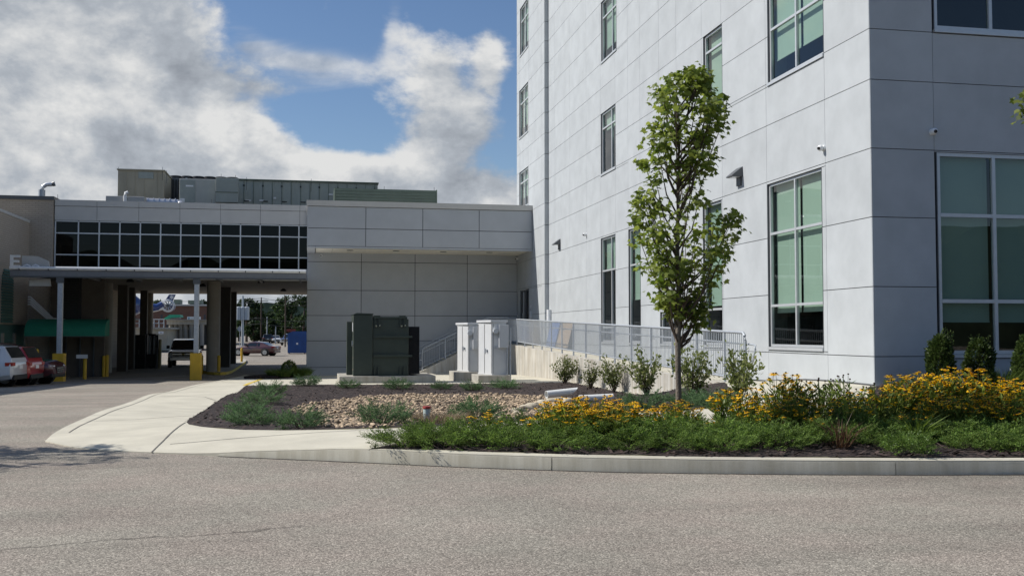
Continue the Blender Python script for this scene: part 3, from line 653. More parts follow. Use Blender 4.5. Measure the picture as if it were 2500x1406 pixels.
for a in ((239,57,.27,m_col),(262,60.5,.27,m_col),(521,57.5,.36,m_col)): column(*a)
for a in ((300,63,.27,m_cold,True),(319,66.5,.24,m_cold,True),(351,71,.22,m_cold,True),(549,65,.33,m_cold,True),(568,72,.24,m_cold,True)): column(*a)
column(366,75,.2,m_col)
a_=PY(272,800,76); b_=PY(291,800,76); MB().box((a_[0],76,-1),(b_[0],76.3,4.3)).build('end_wall',m_beige,bridge)
for px,py,Y in ((843,685,56),(320+1655/5.207,683,55.5),(495,708,60),(318,677,55.5),(692,706,66)):
    if px<748:
        p=PY(px,py,Y); MB().tube([(p[0],Y,4.3),(p[0],Y,4.2),(p[0],Y,4.12)],[.05,.18,.2],14).build('soffit_lamp',m_black,bridge,smooth=40)
def dark_gear(px0,px1,py0,Y,lb,nm,cat):
    a=PY(px0,py0,Y); b=PY(px1,py0,Y); z=zr(a[0],Y); t=thing(nm,lb,cat,((a[0]+b[0])/2,Y+.6,z)); return t,a[0],b[0],z,a[2]
t,a,b,z0,z1=dark_gear(327,355,817,68,'black steel equipment cabinet standing between the bridge columns','equipment_cabinet','cabinet')
MB().box((a,68,z0),(b,69.2,z1)).build('casing',m_black,t,bevel=.02); MB().box((a+.1,67.98,z0+.2),(a+.12,67.995,z1-.2)).box((b-.4,67.97,z0+.9),(b-.36,67.995,z0+1.2)).build('door_trim',m_alud,t)
t,a,b,z0,z1=dark_gear(357,381,815,68,'dark steel cage with pale upright panels beside the black cabinet','wheelchair_cage','cage')
mb=MB()
for x in (a,a+.28,b-.05): mb.box((x,68,z0),(x+.05,68.05,z1))
mb.box((a,68,z1-.06),(b,69,z1)); mb.box((a,68.01,z0+.05),(b,68.04,z0+.9)); mb.box((a,69,z0),(b,69.05,z1)); mb.build('frame',m_black,t)
MB().box((a+.08,68.5,z0+.9),(a+.22,68.53,z1-.1)).box((a+.36,68.5,z0+.9),(a+.50,68.53,z1-.1)).build('panel',m_galv,t)
# drive island with yellow kerb
isl_px=[(487,905),(500,913),(530,916),(560,914),(578,903),(606,882),(585,879),(540,890)]
IP=[G(x,y,zr)[:2] for x,y in isl_px]; IP=smooth_line(IP+[IP[0]],1)[:-1]
struct(sheet('traffic_island',[IP],m_pad,lambda x,y:zr(x,y)+.15,.6))
mb=MB(); l=dens(IP,.4); k=len(l); mb.add([(x,y,zr(x,y)+.152) for x,y in l]+[(x,y,zr(x,y)-.1) for x,y in l],[(i,k+i,k+(i+1)%k,(i+1)%k) for i in range(k)])
struct(mb.build('island_kerb',m_yelw))
# ------------------------------------------------------------------ steel canopy in front of the bridge
YC=48.0
can=thing('entrance_canopy','long grey steel canopy beam on square posts in front of the bridge','canopy',(-6.5,YC,-.55))
cx0=PY(24,665,YC)[0]; cx1=PY(750,665,YC)[0]-.05
MB().box((cx0,YC,3.99),(cx1,YC+.16,4.25)).build('front_beam',mat('canopy_grey',(.17,.18,.195),.5,.1,4,metal=.2),can,bevel=.01)
MB().cyl((cx0,YC-.04,4.34),(cx1,YC-.04,4.32),.075,14).build('gutter',m_white,can,smooth=40)
MB().box((cx0,YC+.17,4.27),(cx1,54.2,4.32)).build('roof',m_tin,can)
MB().box((cx0,YC-.03,3.94),(cx1,YC+.2,3.985)).build('bottom_flange',m_alud,can)
mb=MB()
for x in np.linspace(cx0+.4,cx1-.3,11): mb.box((x-.02,YC-.125,4.25),(x+.02,YC-.005,4.32))
mb.build('gutter_bracket',m_alud,can)
mb=MB()
for x in np.linspace(cx0+.6,cx1-.3,7): mb.box((x-.05,YC+.17,4.07),(x+.05,54.1,4.26))
mb.build('rafter',m_alud,can)
GX=[]
for px in (145,479):
    p=PY(px,800,YC); z=zr(p[0],YC); GX.append(p[0])
    MB().box((p[0]-.105,YC-.02,z),(p[0]+.105,YC+.19,3.93)).build('post',m_galv,can,bevel=.01)
for gx in GX: MB().box((gx-.16,YC-.045,3.7),(gx+.16,YC-.022,3.93)).build('post_bracket',m_alud,can)
for x,lb,ln in ((GX[0],'square yellow guard round the left canopy post, beside the maroon car',1),(GX[1],'square yellow guard round the right canopy post, in front of the pickup',1)):
    z=zr(x,YC); o=MB()
    pts=lambda a,b:(x+a,YC+.085+b)
    o.box((x-.235,YC-.16,z-.1),(x+.235,YC-.03,z+1.22)).box((x-.235,YC+.2,z-.1),(x+.235,YC+.33,z+1.22)).box((x-.235,YC-.03,z-.1),(x-.115,YC+.2,z+1.22)).box((x+.115,YC-.03,z-.1),(x+.235,YC+.2,z+1.22))
    tag(o.build('post_guard',m_yel,bevel=.008),lb,'post guard','yellow post guards')
# sign on the canopy end: letter E first, the rest hidden by the angle
sg=thing('canopy_sign','grey sign panel with tall white letter E standing on the left canopy end','sign',(cx0+.1,YC-.1,4.6))
zE=4.36; MB().box((cx0+.02,YC-.1,zE),(cx0+.14,YC,zE+.54)).box((cx0+.14,YC-.1,zE+.44),(cx0+.42,YC,zE+.54)).box((cx0+.14,YC-.1,zE+.22),(cx0+.38,YC,zE+.32)).box((cx0+.14,YC-.1,zE),(cx0+.42,YC,zE+.10)).build('letter',m_white,sg)
mb=MB()
for k in range(2):
    a=cx0+.62+k*.36; mb.tube([(a-.14,YC+.25,zE-.03),(a-.12,YC+.25,zE+.08),(a,YC+.25,zE+.13),(a+.12,YC+.25,zE+.08),(a+.14,YC+.25,zE-.03)],.05,8)
mb.build('letter',m_white,sg,smooth=40)
MB().prism([(.35,0),(.35,.58),(1.0,.56),(1.45,.35),(1.5,0)],lambda a,b:(cx0+a,YC+.5,zE+b-.02),lambda a,b:(cx0+a,YC+.62,zE+b-.02)).build('panel',m_beige,sg)
MB().prism([(.6,-.75),(.6,-.5),(1.45,-.42),(1.5,-.75)],lambda a,b:(cx0+a,YC+.8,zE+b-.02),lambda a,b:(cx0+a,YC+.9,zE+b-.02)).build('lower_panel',m_wgrey,sg)
# ------------------------------------------------------------------ brick building at the left
bk=thing('brick_building','tan brick hospital building with arched green louvres and stone cap at the left edge','building',(-18,50,-.6))
BX=-13.75
MB().box((-34,54.3,-1.2),(-12.66,77,8.12)).build('rear_wall',m_brickY,bk)  # real front face; unseen depth extended to keep sun from under the bridge
MB().box((-34.1,54.22,8.12),(-12.62,77.1,8.3)).build('rear_cap',m_alud,bk)
MB().box((-22,45.2,1.9),(BX,54.29,6.95)).build('front_wall',m_brickX,bk)
MB().box((-22.05,45.15,6.95),(BX+.03,54.28,7.08)).build('front_cap',m_beige,bk)
MB().box((-22,45.25,-1.2),(BX-.03,54.29,1.88)).build('green_base',m_gpaint,bk)
MB().box((-38,34,-1.2),(-22.1,54.2,13)).build('added_shade_wing',m_brickX,bk)  # unseen wing, added to cast shade over the parked cars
fs_=lambda u,v,z:(BX+v,u,z)
for y in (46.2,48.1,50.0,51.9,53.8): MB().box((BX-.03,y,-.8),(BX+.05,y+.28,1.5)).build('base_pilaster',m_col,bk)
def louvre(u0,u1,z0,z1,arch):
    mb=MB(); n=int((z1-z0)/.13)
    for k in range(n):
        z=z0+k*.13
        h=1.
        if arch and z>z1-(u1-u0)/2: 
            t=(z-(z1-(u1-u0)/2))/((u1-u0)/2); h=math.sqrt(max(0.02,1-t*t))
        c=(u0+u1)/2; w=(u1-u0)/2*h
        mb.prism([(.01,z),(.07,z-.03),(.07,z+.0),(.01,z+.09)],lambda a,b:(BX+a,c-w,b),lambda a,b:(BX+a,c+w,b))
    o=mb.build('louvre',m_gpaint,bk); return o
louvre(49.8,51.6,2.0,4.6,True); louvre(47,48.8,2.0,4.6,True); louvre(50.2,51.7,-.3,1.3,False)
mb=MB(); 
for k in range(24): mb.box((-12.1,53.95,1.6+k*.12),(-11.3,54.0,1.68+k*.12))
mb.box((-12.2,54.01,1.5),(-11.2,54.25,4.4)); mb.build('wall_louvre',m_black,bk)
MB().box((-12.65,54.05,-.8),(-10.1,54.29,4.2)).build('entry_wall',mat('brown_wall',(.10,.085,.07),.85,.15,2),bk)
dd=MB(); 
for x in (-11.9,-11.25,-10.6): dd.box((x,53.95,-.75),(x+.06,54.04,1.6))
dd.build('entry_door',m_alud,bk)
# service pipes
pp=thing('conduit_run','four white service pipes slanting down the brick wall above the awning','pipes',(-12.5,53,2))
for k in range(4):
    o=k*.09; a=PY(68,725+k*6,53.6-o); b=PY(74,725+k*6,53.6-o); c=PY(130-k*1.5,778+k*3,53.6-o); d=PY(215,786+k*2.5,53.6-o)
    MB().tube([a,b,c,d],.042,8).build('pipe',m_wgrey,pp,smooth=40)
# awning
aw=thing('awning','green barrel awning over the side entrance below the bridge','awning',(-11.5,52.4,1.5))
ax0=PY(68,800,52)[0]; ax1=PY(262,800,52)[0]
arc=[(1.9*(1-math.cos(a)) -.0,.05+.62*math.sin(a)) for a in np.linspace(0,math.pi/2,9)]
zA=1.5; prof=[(0,-.14),(0,.0)]+[(p[0]*.6,p[1]) for p in arc]
mb=MB(); mb.prism(prof+[(1.16,-.14)],lambda a,b:(ax0,51.4+a,zA+b),lambda a,b:(ax1,51.4+a,zA+b)); mb.build('canvas',m_awn,aw,smooth=30)
MB().box((ax0,51.38,zA-.17),(ax1,51.42,zA-.141)).build('frame',m_alud,aw)
# bollards
def bollard(px,py0,py1,Y,label,m=m_yel,w=.085):
    p=PY(px,py0,Y); q=PY(px,py1,Y); z=zr(p[0],Y)-.05; x=p[0]
    h=q[2]; tag(MB().tube([(x,Y,z),(x,Y,h-.05),(x,Y,h-.015),(x,Y,h)],[w,w,w*.75,.02],14).build('bollard',m,smooth=40),label,'bollard','steel bollards by the drive')
bollard(82,900,853,47.5,'left of two short yellow bollards standing behind the maroon car')
bollard(89,900,852,47.5,'right of two short yellow bollards standing behind the maroon car')
bollard(207,910,871,51.0,'yellow bollard carrying a small white notice under the green awning')
bollard(253,910,868,54.0,'thick yellow bollard beside the pale round column, left of its pair')
bollard(261,912,866,54.0,'thick yellow bollard beside the pale round column, right of its pair')
bollard(390,890,828,68,'pale dirty bollard in front of the tan wall, beside the pickup',mat('faded_yellow',(.42,.35,.20),.7,.2,4),.1)
bollard(383,890,848,68,'dark bollard just left of the pale bollard by the pickup',m_alud,.1)
bollard(492,905,867,57,'yellow bollard behind the right post guard')
bollard(534,905,867,56.2,'yellow bollard in front of the big round column')
bollard(590,878,849,78,'yellow bollard at the far end of the traffic island before the sedan')
p=PY(201,870,50.9); tag(MB().box((p[0]-.25,50.8,p[2]-.09),(p[0]+.25,50.83,p[2]+.09)).build('notice_board',m_wgrey),'small pale notice board on the bollard under the awning','notice')
# ------------------------------------------------------------------ rooftop plant
def hbox(name,lb,px0,px1,py0,py1,Y,dep,m,grp=None,zfix=None):
    a=PY(px0,py0,Y); b=PY(px1,py1,Y); z0=b[2] if zfix is None else zfix
    t=thing(name,lb,'roof unit',((a[0]+b[0])/2,Y,z0),grp)
    MB().box((a[0],Y,z0),(b[0],Y+dep,a[2])).build('casing',m,t,bevel=.02); return t,a[0],b[0],z0,a[2]
t,a,b,z0,z1=hbox('penthouse_unit','tall tan weathered metal plant box on the bridge roof',288,400,415,480,60,4,m_hvac3,zfix=8.1)
MB().box((a-.05,59.92,z1),(b+.05,64.1,z1+.06)).build('roof_cap',m_hvac3,t)
MB().box((a+1.1,59.96,z1-.45),(a+1.9,59.99,z1-.08)).build('vent_panel',m_hvac,t)
mb=MB()
for k in (.45,.9,1.4,2.1): mb.box((a+k,59.975,z0),(a+k+.03,59.995,z1-.02))
mb.build('seam',m_hvac3,t)
t,a,b,z0,z1=hbox('condenser_unit','dark finned condenser with a row of round fans on top of the roof',404,578,434,470,63,2.5,m_alud,zfix=8.9)
for k in range(6):
    x=a+.45+k*(b-a-.6)/5.3; MB().tube([(x,64,z1),(x,64,z1+.22),(x,64,z1+.26)],[.38,.38,.32],18).build('fan',m_black,t,smooth=40)
mb=MB()
for k in range(26): mb.box((a+.1+k*.16,62.93,z0+.25),(a+.16+k*.16,62.99,z1-.12))
mb.build('fins',m_black,t)
mb=MB()
for x in (a,a+1.15): mb.box((x,62.85,8.1),(x+.1,62.92,z1))
mb.box((a,62.85,z0),(b,62.92,z0+.1)); mb.build('support_frame',m_galv,t)
t,a,b,z0,z1=hbox('air_handler','grey access section of the rooftop air handler with a door and white notices',438,526,436,492,59,5,mat('hvac_pale',(.40,.41,.38),.6,.08,2),zfix=8.1)
MB().box((a+.05,58.97,z0+.1),(a+.85,58.995,z1-.1)).build('access_door',m_hvac,t); MB().box((a+.05,58.955,z0+.55),(a+.3,58.968,z0+.85)).box((a+.35,58.955,z1-.45),(a+.75,58.968,z1-.36)).build('notice',m_white,t)
t,a,b,z0,z1=hbox('intake_hood','grey green intake hood jutting from the rooftop air handler',527,581,434,470,58,1,m_hvac)
MB().prism([(0,0),(0,-.55),(1,-.95),(1,0)],lambda y,z:(a,58+y,z0+z),lambda y,z:(b,58+y,z0+z)).build('slope',m_hvac,t); MB().box((a-.02,57.97,z0-.02),(b+.02,57.999,z0+.01)).build('trim',m_hvac2,t)
t,a,b,z0,z1=hbox('air_handler','long grey green rooftop air handler with many access doors',582,922,440,500,60,4,m_hvac,zfix=8.1)
zt=PY(582,438,60)[2]
mb=MB(); md=MB(); xs=np.linspace(a+.3,b-.2,15)
for i,x in enumerate(xs):
    mb.box((x,59.965,8.2),(x+.025,59.995,z1-.05))
    if i%2==0: md.box((x+.02,59.94,9.0),(x+.3,59.963,9.05)); md.box((x-.03,59.94,8.4),(x+.05,59.963,8.5)); md.box((x-.03,59.94,z1-.35),(x+.05,59.963,z1-.25))
mb.build('seam',m_hvac2,t); md.build('door_latch',m_black,t)
MB().box((a-.05,59.9,z1),(b+.05,64.05,z1+.07)).build('roof_cap',m_hvac2,t)
mb=MB()
for k in range(9): x=a+.4+k*.78; z=8.5+random.random()*1.1; mb.box((x,59.955,z),(x+.12+random.random()*.2,59.968,z+.1))
mb.build('notice',m_wgrey,t)
p0=PY(819,459,56); p1=PY(1064,497,56); t=thing('louvre_screen','dark green horizontal louvre screen on the link roof','roof screen',((p0[0]+p1[0])/2,56,7.9))
mb=MB(); nb=9; hh=(p0[2]-7.9)/nb
for k in range(nb): z=7.9+k*hh; mb.prism([(0,z),(.12,z),(.02,z+hh*.92)],lambda y,zz:(p0[0],55.9+y,zz),lambda y,zz:(p1[0],55.9+y,zz))
mb.build('slats',m_hvac2,t); MB().box((p0[0]-.06,55.88,7.9),(p0[0],57.8,p0[2]+.02)).box((p1[0],55.88,7.9),(p1[0]+.06,57.8,p0[2]+.02)).box((p0[0],57.7,7.9),(p1[0],57.8,p0[2])).build('end_panel',m_hvac2,t)
p0=PY(352,483,58); p1=PY(436,484,58); t=thing('exhaust_duct','bright metal round duct lying on the bridge roof','duct',(p0[0],58,8.1))
MB().cyl((p0[0],58,8.55),(p1[0],58,8.50),.26,18).build('pipe',m_tin,t,smooth=40)
mb=MB()
for k in range(6): x=p0[0]+.2+k*.28; mb.cyl((x,58,8.545),(x+.04,58,8.545),.275,18)
mb.build('band',m_tin,t,smooth=40); MB().tube([(p1[0],58,8.5),(p1[0]+.15,57.9,8.45),(p1[0]+.2,57.6,8.25),(p1[0]+.2,57.5,8.1)],.24,14).build('elbow',m_tin,t,smooth=40)
p0=PY(258,478,57); p1=PY(352,492,57); tag(MB().box((p0[0],57,8.1),(p1[0],59,p0[2])).build('roof_curb',m_beige,bevel=.02),'low grey box curb on the bridge roof in front of the tan plant box','roof curb')
p0=PY(305,472,56.8); tag(MB().tube([(p0[0],56.9,8.1),(p0[0],56.9,p0[2]-.12),(p0[0]+.02,56.9,p0[2]+.02),(p0[0]+.14,56.9,p0[2]+.06)],.09,12).build('roof_vent',m_white,smooth=40),'small white gooseneck vent on the low roof curb','vent')
b0=PY(102,478,57); t=thing('vent_stack','bent bright metal exhaust stack on the brick roof at far left','vent stack',(b0[0],57,8.2))
zt=PY(102,457,57)[2]
MB().tube([(b0[0],57,8.2),(b0[0],57,zt-.15),(b0[0]+.06,57,zt+.02),(b0[0]+.22,57,zt+.14),(b0[0]+.5,57,zt+.16)],.11,14).build('pipe',m_tin,t,smooth=40)
MB().cyl((b0[0],57,8.2),(b0[0],57,zt-.15),.17,14).build('sleeve',m_galv,t,smooth=40)
MB().tube([(b0[0]+.5,57,zt+.16),(b0[0]+.62,57,zt+.2)],[.115,.14],12).build('rain_cap',m_alud,t)
rod_txt=('at the corner of brick wall and bridge','on the left corner of the tan plant box','on the right corner of the tan plant box','beside the first condenser fan','above the intake hood, left one','above the intake hood, right one','at the left end of the long air handler','above the middle of the long air handler','at the right end of the long air handler','standing above the green louvre screen, left','at the right end of the green louvre screen','in front of the louvre screen on the link roof, left','in front of the louvre screen on the link roof, right','on the bridge parapet below the grey access section','on the bridge parapet below the long air handler')
for (px,py,Y),tx in zip(((141,475,55),(289,408,60),(397,408,60),(407,416,60),(540,425,59),(575,428,59),(602,433,60),(760,437,60),(918,445,60),(938,455,57),(1060,457,57),(870,481,51),(1028,486,51),(516,487,55),(686,490,55)),rod_txt):
    p=PY(px,py,Y); tag(MB().tube([(p[0],Y,p[2]-.75),(p[0],Y,p[2])],.012,5).build('lightning_rod',m_alud),'thin lightning rod '+tx,'lightning rod','lightning rods on the roofs')
# ------------------------------------------------------------------ ramp, stairs and railings
RX=9.62                                              # outer face of the ramp wall
def ramp_z(y): return float(np.interp(y,[21.2,22.6,24.6,48.6],[.40,.345,.32,.93]))
rw=thing('ramp_wall','stained pale concrete retaining wall carrying the sloping ramp beside the sunlit facade','retaining wall',(RX+.15,35,0))
mb=MB(); Y=list(np.linspace(21.25,50.6,18))
v=[]
for y in Y: z=ramp_z(y); v+=[(RX,y,-1.),(RX,y,z),(RX+.28,y,z),(RX+.28,y,-1.)]
k=len(Y); mb.add(v,[(i*4+j,(i+1)*4+j,(i+1)*4+j+1,i*4+j+1) for i in range(k-1) for j in range(3)]+[(0,1,2,3),tuple((k-1)*4+j for j in (3,2,1,0))])
mb.build('wall',m_rwall,rw)
mb=MB()
for y in (26.3,31,36,41,46): mb.box((RX-.003,y,-1),(RX+.0,y+.02,ramp_z(y)-.01))
mb.build('joint',m_joint,rw)
v=[]
for y in Y: z=ramp_z(y)-.03; v+=[(RX+.281,y,z),(XF-.04,y,z)]
mb=MB(); mb.add(v,[(i*2,i*2+1,i*2+3,i*2+2) for i in range(k-1)]); mb.box((RX+.29,48.7,.7),(XP-.01,53.9,.96))
struct(mb.build('ramp',m_conc,smooth=180))
# stairs in front of the link wall
st=thing('entrance_stairs','concrete stair flight rising right along the grey link wall to the door landing','stairs',(7,52,-.5))
sx0,sx1=5.35,8.75; ztop=1.10; zb0=-.5; nst=11
mb=MB()
for i in range(nst):
    x=sx0+.2+(sx1-sx0-.2)*i/nst; mb.box((x,51.1,-1),(sx1 if i<nst-1 else RX+.3,53.9,zb0+(ztop-zb0)*(i+1)/nst))
mb.build('step',m_conc,st)
MB().prism([(sx0-.25,-1),(sx0-.25,zb0+.04),(sx0,zb0+.10),(sx1,ztop+.12),(RX+.3,ztop+.12),(RX+.3,-1)],lambda a,b:(a,50.8,b),lambda a,b:(a,51.07,b)).build('side_wall',m_rwall,st)
def stair_rail(yy,label):
    t=thing('stair_railing',label,'railing',(7,yy,.3),'galvanised stair railings')
    sl=(ztop-zb0)/(sx1-sx0-.0); zz=lambda x:zb0+.1+max(0,min(x,sx1)-sx0)*sl
    xa=sx0+.1; H=1.07
    MB().tube([(xa,yy,zz(xa)+.15),(xa,yy,zz(xa)+H-.1),(xa+.06,yy,zz(xa)+H+.02),(xa+.2,yy,zz(xa+.2)+H),(sx1,yy,zz(sx1)+H),(RX+.2,yy,zz(sx1)+H)],.026,8).build('top_rail',m_galv,t,smooth=40)
    MB().tube([(xa,yy,zz(xa)+.15),(sx1,yy,zz(sx1)+.13),(RX+.2,yy,zz(sx1)+.13)],.018,6).build('bottom_rail',m_galv,t)
    MB().tube([(xa-.38,yy+.1,zz(xa)+.55),(xa-.42,yy+.1,zz(xa)+.62),(xa-.36,yy+.1,zz(xa)+.78),(xa,yy+.1,zz(xa)+.88),(sx1,yy+.1,zz(sx1)+.86)],.02,8).build('handrail',m_galv,t,smooth=40)
    MB().tube([(xa-.36,yy+.1,zz(xa)+.55),(xa,yy+.02,zz(xa)+.52)],.02,6).build('handrail_return',m_galv,t)
    mb=MB(); x=xa+.11
    while x<RX+.2: mb.tube([(x,yy,zz(x)+.13),(x,yy,zz(x)+H)],.009,5,False); x+=.125
    mb.build('balusters',m_galv,t)
    for x in (xa,xa+1.15,xa+2.3,sx1,RX+.2): MB().tube([(x,yy,zz(x)-.05),(x,yy,zz(x)+H)],.026,8).build('post',m_galv,t)
stair_rail(50.93,'grey galvanised railing on the near side of the stair flight, behind the white cabinets')
stair_rail(53.4,'grey galvanised railing on the far side of the stair flight against the grey wall')
# ramp railing
RR=RX+.14; rl=thing('ramp_railing','long galvanised steel railing with close bars along the concrete ramp wall','railing',(RR,36,.5))
ye,yf=22.0,50.8; zt_=lambda y:ramp_z(y)+1.06+.03; ztop_=lambda y:1.56+(y-24)*(2.2-1.56)/26
H=lambda y:ztop_(y)
MB().tube([(RR,ye,ramp_z(ye)-.05),(RR,ye,H(ye)-.18),(RR,ye+.03,H(ye)-.07),(RR,ye+.12,H(ye)-.005),(RR,ye+.25,H(ye)),(RR,yf,H(yf))],.033,10).build('top_rail',m_galv,rl,smooth=40)
MB().tube([(RR,ye,H(ye)-1.07),(RR,yf,H(yf)-1.07)],.024,8).build('bottom_rail',m_galv,rl,smooth=40)
MB().tube([(RR,ye+.02,H(ye)-.80),(RR,ye-.20,H(ye)-.78),(RR+.02,ye-.32,H(ye)-.68),(RR+.05,ye-.42,H(ye)-.38),(RR+.08,ye-.36,H(ye)-.29),(RR+.09,ye-.2,H(ye)-.27),(RR+.09,yf,H(yf)-.27)],.024,8).build('handrail',m_galv,rl,smooth=40)
posty=[PX(1200+x*.28,800,RR)[1] for x in (222,290,362,440,522,615,715,823,945,1075,1222,1390,1580,1790,2032)]
for y in posty: MB().tube([(RR,y,ramp_z(y)-.06),(RR,y,H(y)-.02)],.033,8).build('post',m_galv,rl,smooth=40)
mb=MB(); mk=MB(); y=ye+.115
while y<yf: mb.tube([(RR,y,H(y)-1.06),(RR,y,H(y)-.01)],.0105,5,False); y+=.112
for y in posty: mk.tube([(RR,y-.12,H(y)-.32),(RR+.06,y-.12,H(y)-.34),(RR+.09,y-.12,H(y)-.28)],.011,6)
mb.build('balusters',m_galv,rl); mk.build('rail_bracket',m_galv,rl)
mb=MB(); v=[]; ys_=list(np.linspace(18.8,46.9,30))
for y in ys_: z=max(ramp_z(y)-.03 if y>21.3 else -9,zi(XF-.05,y)); v+=[(XF-.012,y,z-.1),(XF-.012,y,z+.035),(XF-.002,y,z+.035)]
mb.add(v,[(3*i+q,3*i+3+q,3*i+4+q,3*i+1+q) for i in range(29) for q in (0,1)]); mb.build('base_gap_strip',m_dark,hosp)  # dark strip standing in for the gap at the wall foot
# boards leaning on the wall behind the railing
for px0,px1,lb,c in ((1347,1371,'blue board leaning on the white wall behind the railing',(.10,.19,.46)),(1372,1402,'tan board leaning on the white wall behind the railing, right of the blue one',(.52,.40,.28))):
    a=PX(px0,800,XF)[1]; b=PX(px1,800,XF)[1]; z=ramp_z(b)
    tag(MB().prism([(.30,0),(.32,.02),(.045,1.16),(.03,1.14)],lambda u,w:(XF-u,b+.05,z+w),lambda u,w:(XF-u,a-.05,z+w)).build('leaning_board',mat('board_'+('blue' if px0<1360 else 'tan'),c,.6,.08,3)),lb,'board')
# ------------------------------------------------------------------ transformer and cabinets on the plaza
ty=38.4
def gz(x,y): return zi(x,y)
tpad=PY(862,918,ty); tx0=PY(863,800,ty)[0]; tx1=PY(998,800,ty)[0]; tz=tpad[2]; tzt=PY(900,768,ty)[2]
pd=thing('transformer_pad','low concrete pad under the dark green transformer','equipment pad',((tx0+tx1)/2,ty+1,gz(tx0,ty)))
MB().box((PY(828,900,ty)[0],ty-.25,gz(tx0,ty)-.3),(PY(1062,900,ty)[0],ty+2.9,tz)).build('slab',m_pad,pd,bevel=.02)
tr=thing('transformer','large dark green pad mounted transformer with cooling fins on a concrete pad','transformer',((tx0+tx1)/2,ty+1,tz))
xm=PY(910,800,ty)[0]; zz=tz+.004
MB().box((tx0,ty,zz),(xm,ty+2.1,tzt)).build('cable_compartment',m_tgreen,tr,bevel=.02)
MB().prism([(tx0-.02,0),(tx0+.12,.06),(xm+.02,.04),(xm+.02,0)],lambda a,b:(a,ty-.04,tzt+.002+b),lambda a,b:(a,ty+2.14,tzt+.002+b)).build('compartment_cap',m_tgreen,tr)
zt2=tzt-.16; MB().box((xm+.005,ty+.06,zz),(tx1,ty+2.0,zt2)).build('tank',m_tgreen,tr,bevel=.015)
MB().box((xm+.02,ty+.03,zt2),(tx1-.05,ty+2.0,zt2+.09)).build('tank_lid',m_tgreen,tr,bevel=.01)
MB().box((xm+.03,ty-.03,tz+1.41),(tx1+.13,ty+.058,tz+1.49)).box((xm+.03,ty-.03,tz+.70),(tx1+.13,ty+.058,tz+.78)).build('stiffener',m_tgreen,tr)
for x in (xm+.16,tx1-.24):
    o=MB(); o.box((x-.09,ty+.0,zt2-.32),(x-.055,ty+.058,zt2+.12)).box((x+.055,ty+.0,zt2-.32),(x+.09,ty+.058,zt2+.12)).box((x-.12,ty-.01,zt2+.02),(x+.12,ty+.2,zt2+.13)).box((x-.12,ty+.03,zt2-.3),(x+.12,ty+.058,zt2-.26)); o.build('lifting_lug',m_tgreen,tr)
    MB().cyl((x-.03,ty-.03,zt2-.26),(x-.03,ty+.03,zt2-.26),.035,10).cyl((x+.10,ty-.03,zt2-.24),(x+.10,ty+.03,zt2-.24),.03,10).build('bolt',m_chrome,tr)
    MB().box((x-.09,ty-.02,zz),(x-.05,ty+.058,zz+.34)).box((x+.05,ty-.02,zz),(x+.09,ty+.058,zz+.34)).box((x-.14,ty-.03,zz),(x+.14,ty+.058,zz+.03)).build('jacking_lug',m_tgreen,tr)
mb=MB()
for k in range(14): mb.box((tx1+.02,ty+.25+k*.12,zz+.12),(tx1+.42,ty+.28+k*.12,zt2-.28))
for k in range(9): mb.box((tx1+.05+k*.045,ty+.2,zz+.12),(tx1+.062+k*.045,ty+.248,zt2-.28))
mb.box((tx1+.0,ty+.22,zz+.06),(tx1+.44,ty+1.9,zz+.12)); mb.build('cooling_fins',m_black,tr)
lx0=PY(846,800,ty+1)[0]
MB().box((lx0+.02,ty+1.1,zz),(tx0-.003,ty+1.6,tzt-.25)).build('cabinet_door',m_tgreen,tr,bevel=.01); 
mb=MB()
for k in range(5): mb.box((tx0-.03,ty+.03,zz+.2+k*.44),(tx0+.0,ty+.09,zz+.28+k*.44))
mb.build('hinge',m_chrome,tr); MB().box((tx0-.05,ty+.25,zz+1.1),(tx0-.002,ty+.35,zz+1.3)).build('handle',m_galv,tr)
MB().box((tx0-.012,ty+.4,zz+1.65),(tx0-.002,ty+.8,zz+2.0)).build('warning_label',m_white,tr)
